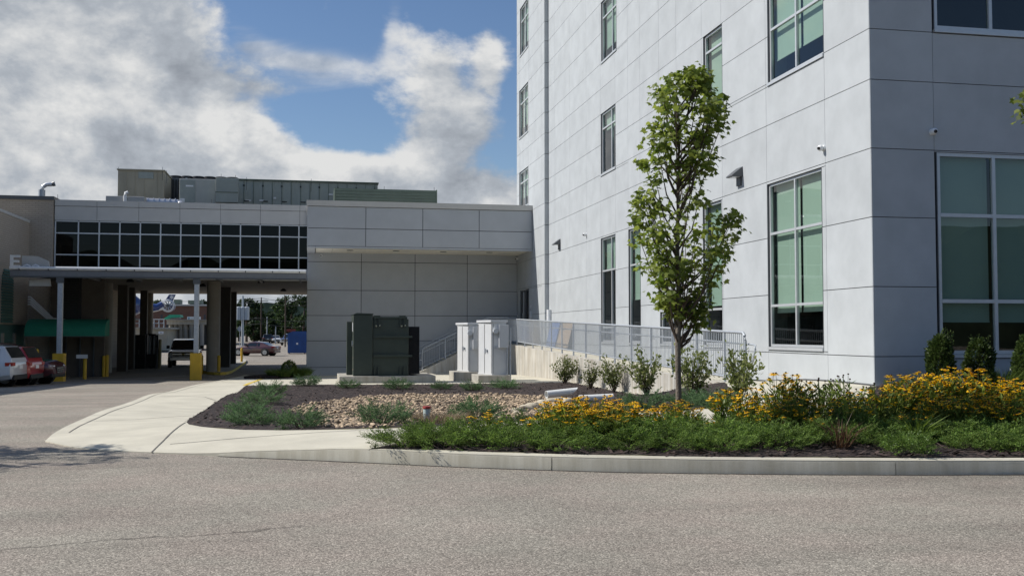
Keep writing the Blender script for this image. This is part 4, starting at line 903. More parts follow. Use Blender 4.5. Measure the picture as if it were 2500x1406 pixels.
def cabinet(x0,xe,x1,yb,yt,Yc,lb,lbp):
    a=PY(x0,yb,Yc); e=PY(xe,yb,Yc); b=PY(x1,yb,Yc); zt=PY(x0,yt,Yc)[2]; z=a[2]
    wx=b[0]-e[0]; dep=.75; ang=R(0)
    p=thing('cabinet_pad',lbp,'equipment pad',(e[0]+wx/2,Yc+.5,gz(e[0],Yc)),'cabinet pads')
    MB().box((e[0]-.55,Yc-.22,gz(e[0],Yc)-.3),(b[0]+.12,Yc+1.6,z)).build('slab',m_pad,p,bevel=.015)
    t=thing('electrical_cabinet',lb,'cabinet',(e[0]+wx/2,Yc+.4,z),'white electrical cabinets')
    z+=.004
    # the door side is the long sunlit face looking left
    MB().prism([(e[0],Yc),(b[0],Yc),(b[0]-.02,Yc+1.1),(a[0],Yc+1.1)],lambda q,w:(q,w,z),lambda q,w:(q,w,zt)).build('housing',m_wgrey,t,bevel=.008)
    MB().prism([(e[0]-.05,Yc-.05),(b[0]+.05,Yc-.05),(b[0]+.03,Yc+1.15),(a[0]-.05,Yc+1.15)],lambda q,w:(q,w,zt+.002),lambda q,w:(q,w,zt+.09)).build('cap',m_wgrey,t,bevel=.008)
    def side(f,h): return (a[0]+(e[0]-a[0])*f,Yc+1.1*(1-f),h)
    mb=MB(); mb.tube([side(.55,z+.82)+np.array([-.03,0,0]),side(.55,z+1.0)+np.array([-.03,0,0])],.02,6); mb.tube([side(.7,z+.85)+np.array([-.03,0,0]),side(.7,z+.95)+np.array([-.03,0,0])],.03,6); mb.build('door_handle',m_galv,t)
    mb=MB()
    for f in (.48,.03,.97): mb.prism([(f,z+.06),(f+.012,z+.06),(f+.012,zt-.06),(f,zt-.06)],lambda q,w:tuple(np.array(side(q,w))+np.array([-.012,-.004,0])),lambda q,w:side(q,w))
    mb.build('door_gap',m_joint,t)
    # meter, its box and conduits on the shaded face
    MB().box((b[0]-.30,Yc-.16,zt-.95),(b[0]+.06,Yc-.004,zt-.08)).build('meter_box',m_wgrey,t,bevel=.008)
    MB().cyl((b[0]-.42,Yc-.2,zt-.32),(b[0]-.42,Yc-.004,zt-.32),.10,16).build('meter',m_lamp,t,smooth=40)
    MB().box((b[0]-.5,Yc-.06,zt-.36),(b[0]-.31,Yc-.004,zt-.2)).build('meter_base',m_white,t)
    MB().box((b[0]-.45,Yc-.03,zt-.98),(b[0]-.34,Yc-.004,zt-.88)).build('seal',m_galv,t)
    mb=MB()
    for dx in (.02,.14): mb.cyl((b[0]+dx,Yc-.1,gz(b[0],Yc)),(b[0]+dx,Yc-.1,zt-.95 if dx<.1 else zt-.2),.03,8)
    mb.box((b[0]-.02,Yc-.12,z+1.28),(b[0]+.17,Yc-.08,z+1.32)); mb.build('conduit',m_galv,t,smooth=40)
    mb=MB(); mb.box((e[0]+.04,Yc-.008,z+.05),(e[0]+.05,Yc-.002,zt-.05)); mb.build('seam',m_joint,t)
cabinet(1125,1144,1172,908,793,39.6,'shorter pale electrical cabinet with a meter, left and behind the other','small concrete pad under the shorter pale cabinet')
cabinet(1178,1201,1236,916,787,37.9,'taller pale electrical cabinet with a meter, right and in front of the other','small concrete pad under the taller pale cabinet')
# ------------------------------------------------------------------ things lying in the rain garden
def drain(px0,py0,px1,py1,d0,d1,r,lb,miter):
    a=Vector(PD(px0,py0,d0)); b=Vector(PD(px1,py1,d1)); t=thing('drain_pipe',lb,'drain pipe',tuple(a),'white drain pipes')
    ax=(b-a).normalized(); s=ax.cross(Vector((0,0,1))).normalized(); u=s.cross(ax); n=22; mb=MB(); v=[]
    for k in range(n):
        q=2*math.pi*k/n; o=(s*math.cos(q)+u*math.sin(q)); v+=[a+o*r,a+o*r*.86+ax*.0,b+o*r+ax*(math.sin(q)*r*miter),a+o*r*.86+ax*.5]
    mb.add(v,[f for k in range(n) for f in ((4*k,4*((k+1)%n),4*((k+1)%n)+2,4*k+2),(4*k,4*k+1,4*((k+1)%n)+1,4*((k+1)%n)),(4*k+1,4*k+3,4*((k+1)%n)+3,4*((k+1)%n)+1))]+[tuple(4*k+2 for k in range(n))])
    mb.build('pipe',m_pvc,t,smooth=50); MB().cyl(a+ax*.45,a+ax*.47,r*.85,16).build('pipe_mouth',m_black,t)
drain(1334,963,1398,956,24.6,24.9,.092,'white plastic drain pipe with a slanted end lying on the mulch, left of two',1.5)
drain(1414,973,1496,969,22.6,22.8,.078,'white plastic drain pipe partly behind yellow flowers, right of two',0)
p=G(1042,1030,zi); t=thing('cleanout_pipe','short pale cleanout pipe with a red cap standing in the rain garden','pipe',tuple(p))
hh=38*np.linalg.norm(p-C0)/F
MB().cyl(p-np.array([0,0,.1]),p+np.array([0,0,hh*.84]),.055,18).build('pipe',mat('pale_mint_pvc',(.50,.58,.55),.5,.12,6),t,smooth=40)
MB().cyl(p+np.array([0,0,hh*.55]),p+np.array([0,0,hh*.58]),.0565,18).build('coupling',m_wgrey,t,smooth=40)
MB().cyl(p+np.array([0,0,hh*.845]),p+np.array([0,0,hh*1.0]),.062,18).build('cap',mat('red_cap',(.36,.035,.03),.5,.1,4),t,smooth=40,bevel=.006)
def rockmesh(r,sub=1,seed=0,sq=(1,1,.62)):
    bm=bmesh.new(); bmesh.ops.create_icosphere(bm,subdivisions=sub,radius=1); g=np.random.default_rng(seed); V=[]
    ph=g.uniform(0,6,(4,3)); fr=g.uniform(1,2.2,(4,3))
    for v in bm.verts:
        c=np.array(v.co); d=1+.15*sum(math.sin(fr[k]@c*1.7+ph[k,0]) for k in range(4)); V.append(c*d*np.array(sq)*r)
    Fc=[tuple(v.index for v in f.verts) for f in bm.faces]; bm.free(); return np.array(V),Fc
# river stones
RK=[G(x,y,garden_z)[:2] for x,y in ((700,1003),(740,990),(800,980),(880,969),(1000,963),(1200,963),(1330,967),(1400,978),(1445,988),(1400,1003),(1300,1016),(1220,1024),(1100,1030),(1000,1032),(960,1043),(870,1046),(790,1047),(770,1036),(815,1022),(745,1014))]
protos=[rockmesh(1,1,s,(1,random.uniform(.65,.95),random.uniform(.45,.7))) for s in range(8)]
vs=[];fs=[];nv=0; xs=[p[0] for p in RK]; ys=[p[1] for p in RK]; cnt=0
while cnt<12000:
    x=random.uniform(min(xs),max(xs)); y=random.uniform(min(ys),max(ys))
    if not inpoly(x,y,RK): continue
    r=random.choice((.022,.028,.033,.039,.054))*random.uniform(.8,1.15); V,Fc=random.choice(protos); a=random.uniform(0,6.3); b=random.uniform(-.5,.5)
    ca,sa=math.cos(a),math.sin(a); cb,sb=math.cos(b),math.sin(b)
    q=V*r; q=np.c_[q[:,0]*cb-q[:,2]*sb,q[:,1],q[:,0]*sb+q[:,2]*cb]; q=np.c_[q[:,0]*ca-q[:,1]*sa,q[:,0]*sa+q[:,1]*ca,q[:,2]]
    q+=np.array([x,y,garden_z(x,y)+r*random.uniform(.2,.9)]); vs.append(q); fs+=[tuple(i+nv for i in f) for f in Fc]; nv+=len(q); cnt+=1
m_rock=mat('river_stone',(.41,.31,.205),.8,.2,9,island=.55,tint=(.33,.245,.16))
mb=MB(); mb.v=np.concatenate(vs).tolist(); mb.f=fs
o=mb.build('river_stones',m_rock,smooth=60); o['kind']='stuff'; o['label']='bed of tan and brown river stones in the rain garden'
# larger pale stones at the pipe mouth
m_bld=mat('pale_limestone',(.50,.44,.33),.85,.2,6,bump=.4,bscale=14)
for i,(px,py,r,lb) in enumerate(((1355,982,.20,'pale limestone boulder under the mouth of the left drain pipe'),(1292,1000,.19,'flat cream limestone boulder left of the yellow flowers'),(1322,992,.17,'cream limestone boulder half hidden by yellow flowers'),(1380,988,.18,'grey streaked boulder just right of the pipe mouth boulder'),(1268,1010,.16,'small cream stone at the left end of the boulders'))):
    q=G(px,py,garden_z); V,Fc=rockmesh(r,3,40+i,(1.2,.8,.62)); mb=MB(); mb.add(V+q+np.array([0,0,r*.2]),Fc); tag(mb.build('boulder',m_bld,smooth=50),lb,'boulder','boulders at the drain mouth')
# loose bark chips lying on the mulch
mb=MB()
def chips(poly,nn,zf):
    xs=[p[0] for p in poly]; ys=[p[1] for p in poly]; c=0
    while c<nn:
        x=random.uniform(min(xs),min(max(xs),12)); y=random.uniform(min(ys),max(ys))
        if not inpoly(x,y,poly): continue
        if poly is GARD and inpoly(x,y,RK): c+=1; continue
        a=random.uniform(0,6.3); l=random.uniform(.02,.06); w=random.uniform(.008,.02); z=zf(x,y)+.03+random.random()*.02; t=random.uniform(-.5,.5)
        d=np.array([math.cos(a),math.sin(a),t])*l; e=np.array([-math.sin(a),math.cos(a),random.uniform(-.4,.4)])*w; p=np.array([x,y,z])
        mb.quad(p-d-e,p+d-e,p+d+e,p-d+e); c+=1
chips(GARD,5200,garden_z); chips(BED,3200,bed_z)
o=mb.build('bark_chips',mat('bark_chip',(.048,.031,.025),.85,.2,8,island=.75)); o['kind']='stuff'; o['label']='loose dark brown bark chips scattered over the planting beds'
# ------------------------------------------------------------------ vehicles (local axes: x forward, z up)
def paint(name,c): return mat('car_paint_'+name,c,.28,.03,3,spec=.6,coat=1.)
ST={'suv':[(-2.33,.48,.86,.92,.78),(-2.25,.34,.98,1.12,.88),(-1.95,.3,1.04,1.60,.92),(-.9,.27,1.03,1.70,.94),(.1,.26,1.01,1.68,.94),(.45,.26,1.0,1.60,.94),(1.05,.27,.99,1.04,.93),(1.9,.30,.93,.96,.90),(2.2,.34,.84,.86,.84),(2.34,.42,.70,.72,.72)],
    'sedan':[(-2.36,.5,.86,.9,.72),(-2.26,.32,.94,.98,.84),(-1.75,.28,.96,1.03,.89),(-.95,.26,.95,1.36,.90),(-.2,.25,.94,1.43,.91),(.3,.25,.93,1.38,.91),(1.05,.26,.92,.96,.90),(1.9,.28,.82,.85,.87),(2.25,.33,.74,.76,.80),(2.38,.42,.6,.62,.66)],
    'pickup':[(-2.95,.6,1.12,1.16,.92),(-2.8,.52,1.14,1.18,.97),(-.75,.50,1.14,1.18,.98),(-.62,.50,1.14,1.78,.98),(.35,.50,1.13,1.86,.98),(.75,.5,1.12,1.78,.98),(1.35,.5,1.12,1.17,.97),(2.4,.5,1.08,1.12,.96),(2.75,.52,1.0,1.04,.95),(2.88,.56,.94,.96,.90)]}
def vehicle(name,label,kind,pm,loc,heading,grp=None,cat='car',wr=.35,rear=True,front=True):
    t=thing(name,label,cat,loc,grp,heading); S=ST[kind]; cab=.76
    mb=MB(); v=[]
    for x,zl,zb_,zt3,w in S:
        ct=(zt3-zb_)>.2; tw=w*(.77 if ct else .86)
        v+=[(x,w*.8,zl),(x,w,zl+.17),(x,w*1.01,(zl+zb_)/2+.1),(x,w*.985,zb_-.04),(x,w*.95,zb_),(x,tw+.03 if ct else tw,zt3-.035 if ct else zt3),(x,tw-.08,zt3),(x,-tw+.08,zt3),(x,-tw-.03 if ct else -tw,zt3-.035 if ct else zt3),(x,-w*.95,zb_),(x,-w*.985,zb_-.04),(x,-w*1.01,(zl+zb_)/2+.1),(x,-w,zl+.17),(x,-w*.8,zl)]
    k=14; n=len(S)
    mb.add(v,[(i*k+j,i*k+(j+1)%k,(i+1)*k+(j+1)%k,(i+1)*k+j) for i in range(n-1) for j in range(k)]+[tuple(range(k-1,-1,-1)),tuple((n-1)*k+j for j in range(k))])
    mb.build('body',pm,t,local=True,smooth=32)
    # glass: side windows, windscreen and rear screen a few mm proud of the shell
    L_=lambda s,f:tuple(np.array(s[0])*(1-f)+np.array(s[1])*f)
    def at(x):
        for a,b in zip(S[:-1],S[1:]):
            if a[0]<=x<=b[0]: f=(x-a[0])/(b[0]-a[0]); return [a[i]*(1-f)+b[i]*f for i in range(5)]
    cabs=[s for s in S if s[3]-s[2]>.2]; xa,xb=cabs[0][0],cabs[-1][0]
    pre=S[S.index(cabs[0])-1]; post=S[S.index(cabs[-1])+1]
    for sgn in (1,-1):
        mb=MB()
        spans=[(xa+.12,(xa+xb)/2-.25),((xa+xb)/2-.17,xb-.10)] if kind!='suv' else [(xa+.12,-1.0),(-.92,-.25),(-.17,xb-.05)]
        for a,b in spans:
            p=[]
            A_,B_=at(a),at(b); last=(b>xb-.2)
            def P(s,x,top):
                w=s[4]; z=(s[3]-.10) if top else s[2]+.03; f=(z-s[2])/(s[3]-s[2]); y=w*.95+(w*.77+.03-w*.95)*f+.012; return (x,sgn*y,z)
            q=[P(A_,a,0),P(B_,b,0),P(B_,b,1),P(A_,a,1)]
            if last: c=at(post[0]-.22); q=[q[0],(post[0]-.25,sgn*(c[4]*.95+.004),c[2]+.04),q[2],q[3]]
            mb.quad(*(q if sgn<0 else q[::-1]))
        mb.build('side_window',m_carglass,t,local=True)
    def screen(s,e,nm):
        d=.012*(1 if e[0]>s[0] else -1); tw=s[4]*.77-.06; bw=e[4]*.82
        f=.06; zt4,zb4=s[3]-.03,e[3]+.02; xt=s[0]+(e[0]-s[0])*.05; xb4=e[0]-(e[0]-s[0])*.06
        q=[(xt+d,tw,zt4+.012),(xt+d,-tw,zt4+.012),(xb4+d,-bw,zb4+.02),(xb4+d,bw,zb4+.02)]
        MB().quad(*(q if e[0]>s[0] else q[::-1])).build(nm,m_carglass,t,local=True)
    screen(cabs[-1],post,'windscreen'); screen(cabs[0],pre,'rear_window')
    xw=(1.42,-1.42) if kind!='pickup' else (1.85,-1.85); hw=at(0)[4]
    for x in xw:
        for sgn in (1,-1):
            y=sgn*(hw-.10)
            w=MB(); w.tube([(x,y-sgn*.12,wr),(x,y+sgn*.105,wr),(x,y+sgn*.125,wr)],[wr,wr,wr*.93],22).build('wheel',m_tyre,t,local=True,smooth=40)
            wo=t.children[-1]
            rim=MB(); rim.cyl((x,y+sgn*.126,wr),(x,y+sgn*.132,wr),wr*.64,20)
            for q in range(5):
                a=q*2*math.pi/5; rim.box((x-.03,y+sgn*.132,wr),(x+.03,y+sgn*.145,wr+wr*.62),lambda X_,Y_,Z_:(x+(X_-x)*math.cos(a)-(Z_-wr)*math.sin(a),Y_,wr+(X_-x)*math.sin(a)+(Z_-wr)*math.cos(a)))
            rim.build('rim',m_rim,wo,local=True)
            MB().tube([(x,sgn*(hw-.20),wr+.02),(x,sgn*(hw+.004),wr+.02)],wr+.07,22).build('wheel_arch',m_black,t,local=True)
    xf=S[-1][0]; sf=at(xf-.12); xr=S[0][0]; sr=at(xr+.1); zl=S[-1][1]
    for sgn in (1,-1):
        hz=sf[2]-.06
        if kind=='pickup': MB().prism([(xf-.22,sgn*.94),(xf+.0,sgn*.86),(xf+.01,sgn*.66),(xf-.1,sgn*.66)],lambda a,b:(a,b,hz-.26),lambda a,b:(a,b,hz)).build('headlight',m_lamp,t,local=True)
        else: MB().prism([(xf-.42,sgn*(sf[4]+.045)),(xf-.08,sgn*(sf[4]-.04)),(xf+.0,sgn*(sf[4]-.32)),(xf-.15,sgn*(sf[4]-.4))],lambda a,b:(a,b,hz-.10),lambda a,b:(a,b,hz+.02+.05*(xf-a))).build('headlight',m_lamp,t,local=True)
        MB().prism([(xr-.005,sgn*(sr[4]-.32)),(xr+.0,sgn*(sr[4]-.05)),(xr+.25,sgn*(sr[4]+.055)),(xr+.3,sgn*(sr[4]-.3))],lambda a,b:(a,b,sr[2]-.14),lambda a,b:(a,b,sr[2]+.0)).build('taillight',m_tail,t,local=True)
        MB().box((xb+.2,sgn*(hw+.0),1.02 if kind!='pickup' else 1.2),(xb+.34,sgn*(hw+.2),1.17 if kind!='pickup' else 1.42)).build('mirror',m_black,t,local=True,bevel=.02)
    if kind=='pickup':
        MB().box((xf-.05,-.66,.72),(xf+.012,.66,1.0)).build('grille',m_black,t,local=True)
        g=MB(); g.box((xf+.012,-.68,.84),(xf+.03,.68,.90)).box((xf+.012,-.68,.99),(xf+.025,.68,1.02)).box((xf+.012,-.68,.70),(xf+.025,.68,.73)); g.build('grille_bar',m_chrome,t,local=True)
        MB().prism([(-.96,0),(-.8,.08),(.8,.08),(.96,0)],lambda a,b:(xf-.06+b,a,.46),lambda a,b:(xf-.06+b,a,.66)).build('bumper',m_chrome,t,local=True,bevel=.02)
        MB().box((xf+.03,-.09,.84),(xf+.04,.09,.90)).build('emblem',mat('gold_emblem',(.5,.36,.1),.3,.05,metal=.6),t,local=True)
    else:
        MB().prism([(-.45,.0),(-.30,-.26),(.30,-.26),(.45,.0)],lambda a,b:(xf-.06,a,zl+.30+b),lambda a,b:(xf+.02,a,zl+.30+b)).build('grille',m_black,t,local=True)
        g=MB()
        for z in (.08,.16,.24): g.box((xf+.02,-.34,zl+z),(xf+.028,.34,zl+z+.02))
        g.build('grille_bar',m_chrome,t,local=True)
        MB().box((xf-.5,-.72,zl-.13),(xf-.02,.72,zl+.04)).build('bumper',m_black,t,local=True,bevel=.03)
        for sgn in (1,-1): MB().prism([(xf-.2,sgn*.74),(xf-.04,sgn*.66),(xf+.0,sgn*.46),(xf-.1,sgn*.5)],lambda a,b:(a,b,zl+.05),lambda a,b:(a,b,zl+.11)).build('fog_lamp',m_chrome,t,local=True)
        MB().box((xr-.02,-.7,.30),(xr+.2,.7,.5)).build('rear_bumper',m_black if kind=='suv' else pm,t,local=True,bevel=.03)
    MB().box((xr-.012,-.16,.72),(xr-.004,.16,.86)).build('license_plate',m_white,t,local=True)
    return t
def put(px,py,Yd,**k): p=G(px,py,zr); return p
def place_vehicle(name,label,kind,pm,front_px,front_py,heading_deg,along,**k):
    """front_px/py: pixel of a point on the ground below the bumper; along: from that point back to the middle"""
    sc_=k.pop('size',1.); along=along*sc_
    p=G(front_px,front_py,zr); h=R(heading_deg); c=p[:2]-np.array([math.cos(h),math.sin(h)])*along
    t=vehicle(name,label,kind,pm,(c[0],c[1],zr(c[0],c[1])),h,**k); t.scale=(sc_,)*3; return t
place_vehicle('parked_car','white sport utility car nearest the left edge, its tail towards the canopy','suv',paint('white',(.62,.63,.64)),50,944,174,-2.33,size=.93,grp='cars parked at the left edge')
place_vehicle('parked_car','bright red sport utility car, its tail between the white and the maroon one','suv',paint('red',(.34,.012,.016)),90,941,174,-2.33,size=.92,grp='cars parked at the left edge')
place_vehicle('parked_car','dark maroon sport utility car, nose out with chrome grille, rightmost at the left edge','suv',paint('maroon',(.075,.010,.016)),146,937,-8,2.35,size=.98,grp='cars parked at the left edge')
fwd_deg=90-11.1
place_vehicle('pickup_truck','silver blue pickup truck facing out from under the bridge','pickup',paint('silver',(.13,.145,.17)),447,897,-87,2.8,cat='pickup')
place_vehicle('parked_car','dark maroon sedan turning in the lot beyond the bridge','sedan',paint('wine',(.06,.012,.014)),570,868,157,2.4)
place_vehicle('parked_car','black sport utility car seen from behind on the far road','suv',paint('black',(.018,.017,.017)),654,838,95,-2.3)
place_vehicle('parked_car','small white sedan far off beside the blue pickup','sedan',paint('offwhite',(.6,.6,.6)),676,838,-80,2.3)
place_vehicle('pickup_truck','blue pickup truck far off left of the blue container','pickup',paint('blue',(.03,.07,.20)),697,843,-105,2.9,cat='pickup')
place_vehicle('parked_car','white sport utility car parked by the parking deck beyond the pickup','suv',paint('white2',(.6,.6,.61)),494,838,-85,2.3)
place_vehicle('parked_car','black sport utility car parked under the parking deck','suv',paint('black2',(.016,.018,.022)),446,845,-100,2.3)
place_vehicle('parked_car','dark grey sedan parked low beside the tan wall under the deck','sedan',paint('grey',(.05,.055,.06)),424,848,-60,2.3)
# blue container
q0=G(703,864,zr); a=PY(702,862,q0[1]); b=PY(752,862,q0[1]); zt5=PY(702,811,q0[1])[2]; z5=a[2]+.02
bc=thing('waste_container','blue steel container with a sloping top beside the grey wall corner','container',(a[0]+1,q0[1]+1,zr(a[0],q0[1])))
mblue=mat('container_blue',(.020,.075,.25),.5,.15,1.5)
MB().prism([(a[0],z5),(a[0],zt5-.15),(a[0]+.5,zt5+.1),(b[0]+1.5,zt5+.12),(b[0]+1.5,z5)],lambda x,z:(x,q0[1],z),lambda x,z:(x,q0[1]+3,z)).build('body',mblue,bc)
mb=MB()
for k in range(5): x=a[0]+.3+k*.62; mb.box((x,q0[1]-.06,z5+.1),(x+.1,q0[1]-.004,zt5-.25))
mb.build('rib',mblue,bc); MB().box((a[0]+.9,q0[1]-.075,z5+.9),(a[0]+1.1,q0[1]-.065,z5+1.1)).build('notice',m_white,bc)
mb=MB()
for x in (a[0]+.1,b[0]-.4): mb.box((x,q0[1]+.1,z5-.3),(x+.12,q0[1]+.3,z5))
mb.build('skid',m_black,bc)
# ------------------------------------------------------------------ far side: helipad deck, helicopter, old brick block
HD=118
def far_box(px0,py0,px1,py1,D,dep,m,name,parent=None,yb=None):
    a=PD(px0,py0,D); Y=a[1]; b=PY(px1,py1,Y); return MB().box((a[0],Y,b[2] if yb is None else yb),(b[0],Y+dep,a[2])).build(name,m,parent)
fbk=thing('far_brick_building','old red brick building with flat roof beyond the drive','building',tuple(PD(450,830,165)))
far_box(300,747,540,840,165,20,m_redb,'wall',fbk); far_box(298,742,542,747,164.6,21,m_beige,'parapet',fbk)
far_box(424,731,440,742,168,3,m_hvac2,'roof_unit',fbk); far_box(459,733,492,742,168,3,m_hvac2,'roof_unit',fbk)
for x in (392,410,437,472,497): far_box(x,768,x+5,782,164.9,.05,m_dark,'window',fbk)
fsn=thing('wall_sign','white sign with pale blue round emblem on the red brick wall','sign',tuple(PD(473,778,163))); far_box(457,773,490,784,163.5,.15,m_white,'board',fsn)
far_box(459,774.5,463,779.5,163.4,.03,mat('pale_blue',(.16,.33,.42),.6,.05),'emblem',fsn); far_box(465,776,474,777.3,163.4,.03,mat('sign_grey',(.3,.34,.36),.6,.05),'text_line',fsn); far_box(465,779,488,780.3,163.4,.03,MATS['sign_grey'],'text_line',fsn)
dk=thing('helipad_deck','concrete helipad deck on a tan wall with pipe railings','helipad',tuple(PD(380,850,HD)))
far_box(300,803,408,856,HD,16,mat('tan_render',(.40,.36,.28),.85,.1,1),'wall',dk); far_box(298,799,418,803.5,HD-.3,17,m_pad,'deck_slab',dk)
mb=MB(); A_=PD(300,779,HD-.1); Y_=A_[1]
for yy in (779.5,789): p=PY(300,yy,Y_); q=PY(402,yy,Y_); mb.tube([p,q],.06,6)
for xx in range(304,404,12): mb.tube([PY(xx,779.5,Y_),PY(xx,800,Y_)],.06,6)
mb.build('pipe_railing',m_galv,dk)
nb=thing('wall_notice','small white notice high on the tan helipad wall','notice',tuple(PD(393,812,HD-.5))); far_box(387,809,399,815,HD-.4,.05,m_white,'board',nb); far_box(390,811.5,396,812.6,HD-.45,.02,m_dark,'lettering',nb)
cp=thing('parking_deck','low concrete parking deck roof on thick round posts left of the round bridge column','parking deck',tuple(PD(460,840,126)))
far_box(407,782,515,792,126,12,m_pad,'roof_slab',cp); far_box(405,779.5,516,782.3,125.6,12.6,m_col,'roof_edge',cp)
for x in (418,430,441,453,468,480,493): a=PD(x,790,127); MB().cyl((a[0],a[1],-1),(a[0],a[1],a[2]),.28,12).build('post',m_col,cp,smooth=40)
far_box(405,792,515,842,136,1,m_dark,'back_wall',cp)
ga=thing('gable_canopy','small bright green gabled canopy roof beyond the helipad','canopy',tuple(PD(420,775,128)))
a=PD(397,779,128);b=PD(414,768,128);c=PD(438,768,128);d=PD(440,778,128);Y_=a[1]
MB().prism([(a[0],a[2]),(b[0],b[2]),(c[0],c[2]),(c[0]+.1,c[2]-.3),(b[0]+.2,b[2]-.4),(a[0]+.6,a[2])],lambda x,z:(x,Y_,z),lambda x,z:(x,Y_+3,z)).build('roof',mat('bright_green_metal',(.03,.33,.19),.6,.08),ga)
MB().prism([(b[0]+.2,b[2]-.42),(c[0]+.1,c[2]-.32),(d[0],d[2]),(a[0]+.7,a[2])],lambda x,z:(x,Y_+.3,z),lambda x,z:(x,Y_+.5,z)).build('gable_wall',m_beige,ga)
# helicopter: tail towards us
he=thing('helicopter','blue and white medical helicopter with ringed tail rotor parked on the helipad','helicopter',tuple(PD(380,780,HD)))
hb=mat('helicopter_blue',(.012,.04,.17),.3,.05,2,coat=.8)
rc=PD(410,746,HD); Yh=rc[1]; S_=HD/F
def hp(px,py,dy=0.): q=PY(px,py,Yh); return np.array([q[0],Yh+dy,q[2]])
rr=[];n=28; Ro,Ri=16*S_,11.5*S_; v=[]
for k in range(n):
    q=2*math.pi*k/n
    for r_,dy in ((Ri,-.22),(Ro,-.12),(Ro,.22),(Ri,.25)): v.append((rc[0]+r_*math.cos(q),Yh+dy,rc[2]+r_*math.sin(q)))
MB().add(v,[(4*k+j,4*((k+1)%n)+j,4*((k+1)%n)+(j+1)%4,4*k+(j+1)%4) for k in range(n) for j in range(4)]).build('rotor_shroud',m_wgrey,he,smooth=40)
f=MB()
for k in range(9):
    q=2*math.pi*k/9; d=np.array([math.cos(q),0,math.sin(q)]); e=np.array([-math.sin(q),0.35,math.cos(q)])*.06
    a=rc+d*.05; b=rc+d*Ri*.96; f.quad(a-e,b-e*1.3,b+e*1.3,a+e)
f.build('tail_rotor',m_galv,he); MB().cyl(rc+[0,-.2,0],rc+[0,.2,0],.18,12).build('rotor_hub',m_alud,he)
fin=[(402,735),(413,719),(429,719),(422,734),(429,749),(424,758),(418,752),(421,744),(414,734)]
MB().prism(fin,lambda x,y:hp(x,y,-.08),lambda x,y:hp(x,y,.14)).build('tail_fin',hb,he)
em=MB(); c=hp(419.5,725.5,-.1)
for q in (90,30,-30):
    d=np.array([math.cos(R(q)),0,math.sin(R(q))])*5*S_; e=np.array([-math.sin(R(q)),0,math.cos(R(q))])*1.3*S_; em.quad(c-d-e,c+d-e,c+d+e,c-d+e); c=c+np.array([0,-.006,0])
em.build('medical_emblem',m_white,he)
MB().tube([hp(398,741),hp(385,750),hp(372,751),hp(352,749),hp(330,747)],[.35,.42,.5,.62,.9],14).build('tail_boom',hb,he,smooth=60)
MB().tube([hp(398,752,.0),hp(386,753),hp(374,757),hp(360,757)],[.2,.3,.25,.2],10).build('boom_underside',m_white,he,smooth=60)
MB().tube([hp(345,749),hp(325,746),hp(300,744),hp(270,747),hp(252,755)],[.7,1.3,1.6,1.4,.3],18).build('fuselage',hb,he,smooth=60)
mb=MB(); 
for dy in (-1,1): mb.tube([hp(335,779,dy),hp(265,779,dy)],.1,8); mb.tube([hp(318,760,dy*.6),hp(316,779,dy)],.07,6); mb.tube([hp(280,760,dy*.6),hp(280,779,dy)],.07,6)
mb.build('landing_skid',m_alud,he); MB().cyl(hp(300,735),hp(300,712),.15,10).build('rotor_mast',m_alud,he)
mb=MB()
for q in (20,110,200,290): d=np.array([math.cos(R(q)),math.sin(R(q)),0]); e=np.array([-d[1],d[0],0])*.15; c=hp(300,711); mb.quad(c-e,c+d*5-e,c+d*5+e,c+e)
mb.build('main_rotor',m_alud,he)
# poles and wires
def pole(px,py0,D,label,arms=(),cans=0,r=.13,m=m_bark2):
    b=G(px,min(838,py0+40),zr); b=PD(px,760,D); t=thing('utility_pole',label,'utility pole',(b[0],b[1],zr(b[0],b[1])),'utility poles beyond the lot')
    top=PY(px,py0,b[1]); MB().tube([(b[0],b[1],zr(b[0],b[1])-.3),tuple(top)],[r*1.2,r*.8],10).build('shaft',m,t,smooth=40)
    for z in arms: MB().box((b[0]-1.2,b[1]-.06,top[2]-z-.06),(b[0]+1.2,b[1]+.06,top[2]-z+.06)).build('crossarm',m_bark2,t)
    for k in range(cans): a=2.1*k; x=b[0]+(-.55+.55*k); MB().tube([(x,b[1]-.3,top[2]-3.3),(x,b[1]-.3,top[2]-1.6),(x,b[1]-.3,top[2]-1.5)],[.33,.33,.2],12).build('line_transformer',m_galv,t,smooth=40)
    return top
t1=pole(593,722,140,'pale utility pole carrying grey transformer cans beside the dark bridge columns',(),3,.16,m_galv)
t2=pole(638,726,185,'wooden utility pole with crossarms in front of the trees',(.6,4.),0)
t3=pole(697,722,150,'thin dark pole above the blue container',(),0,.09)
pole(652,773,190,'short street lamp pole near the black car',(),0,.09,m_galv); pole(673,797,180,'short pole with a small white box on the far kerb',(),0,.09,m_galv)
wi=thing('power_line','overhead power lines strung between the poles beyond the bridge','power line',(0,150,8))
mb=MB()
for yy,dz in ((728,0),(738,.4),(776,.8),(790,1.)):
    p=PD(300,yy+2,180);q=PD(640,yy,180);r_=PD(790,yy+3,180)
    for A_,B_ in ((p,q),(q,r_)): mb.tube([A_+(B_-A_)*k/8-np.array([0,0,.5*(1-(k/4-1)**2)]) for k in range(9)],.035,4)
mb.build('wire',m_black,wi)
sg2=thing('road_sign','round sign on a thin pole seen from behind at the left of the far road','sign',tuple(PD(586,815,140))); c=PD(585.5,803,140); MB().tube([c,c+np.array([0,.04,0])],.33,16).build('sign_plate',m_galv,sg2); MB().cyl((c[0],c[1]+.08,-1),(c[0],c[1]+.08,c[2]+.4),.04,8).build('pole',m_galv,sg2)
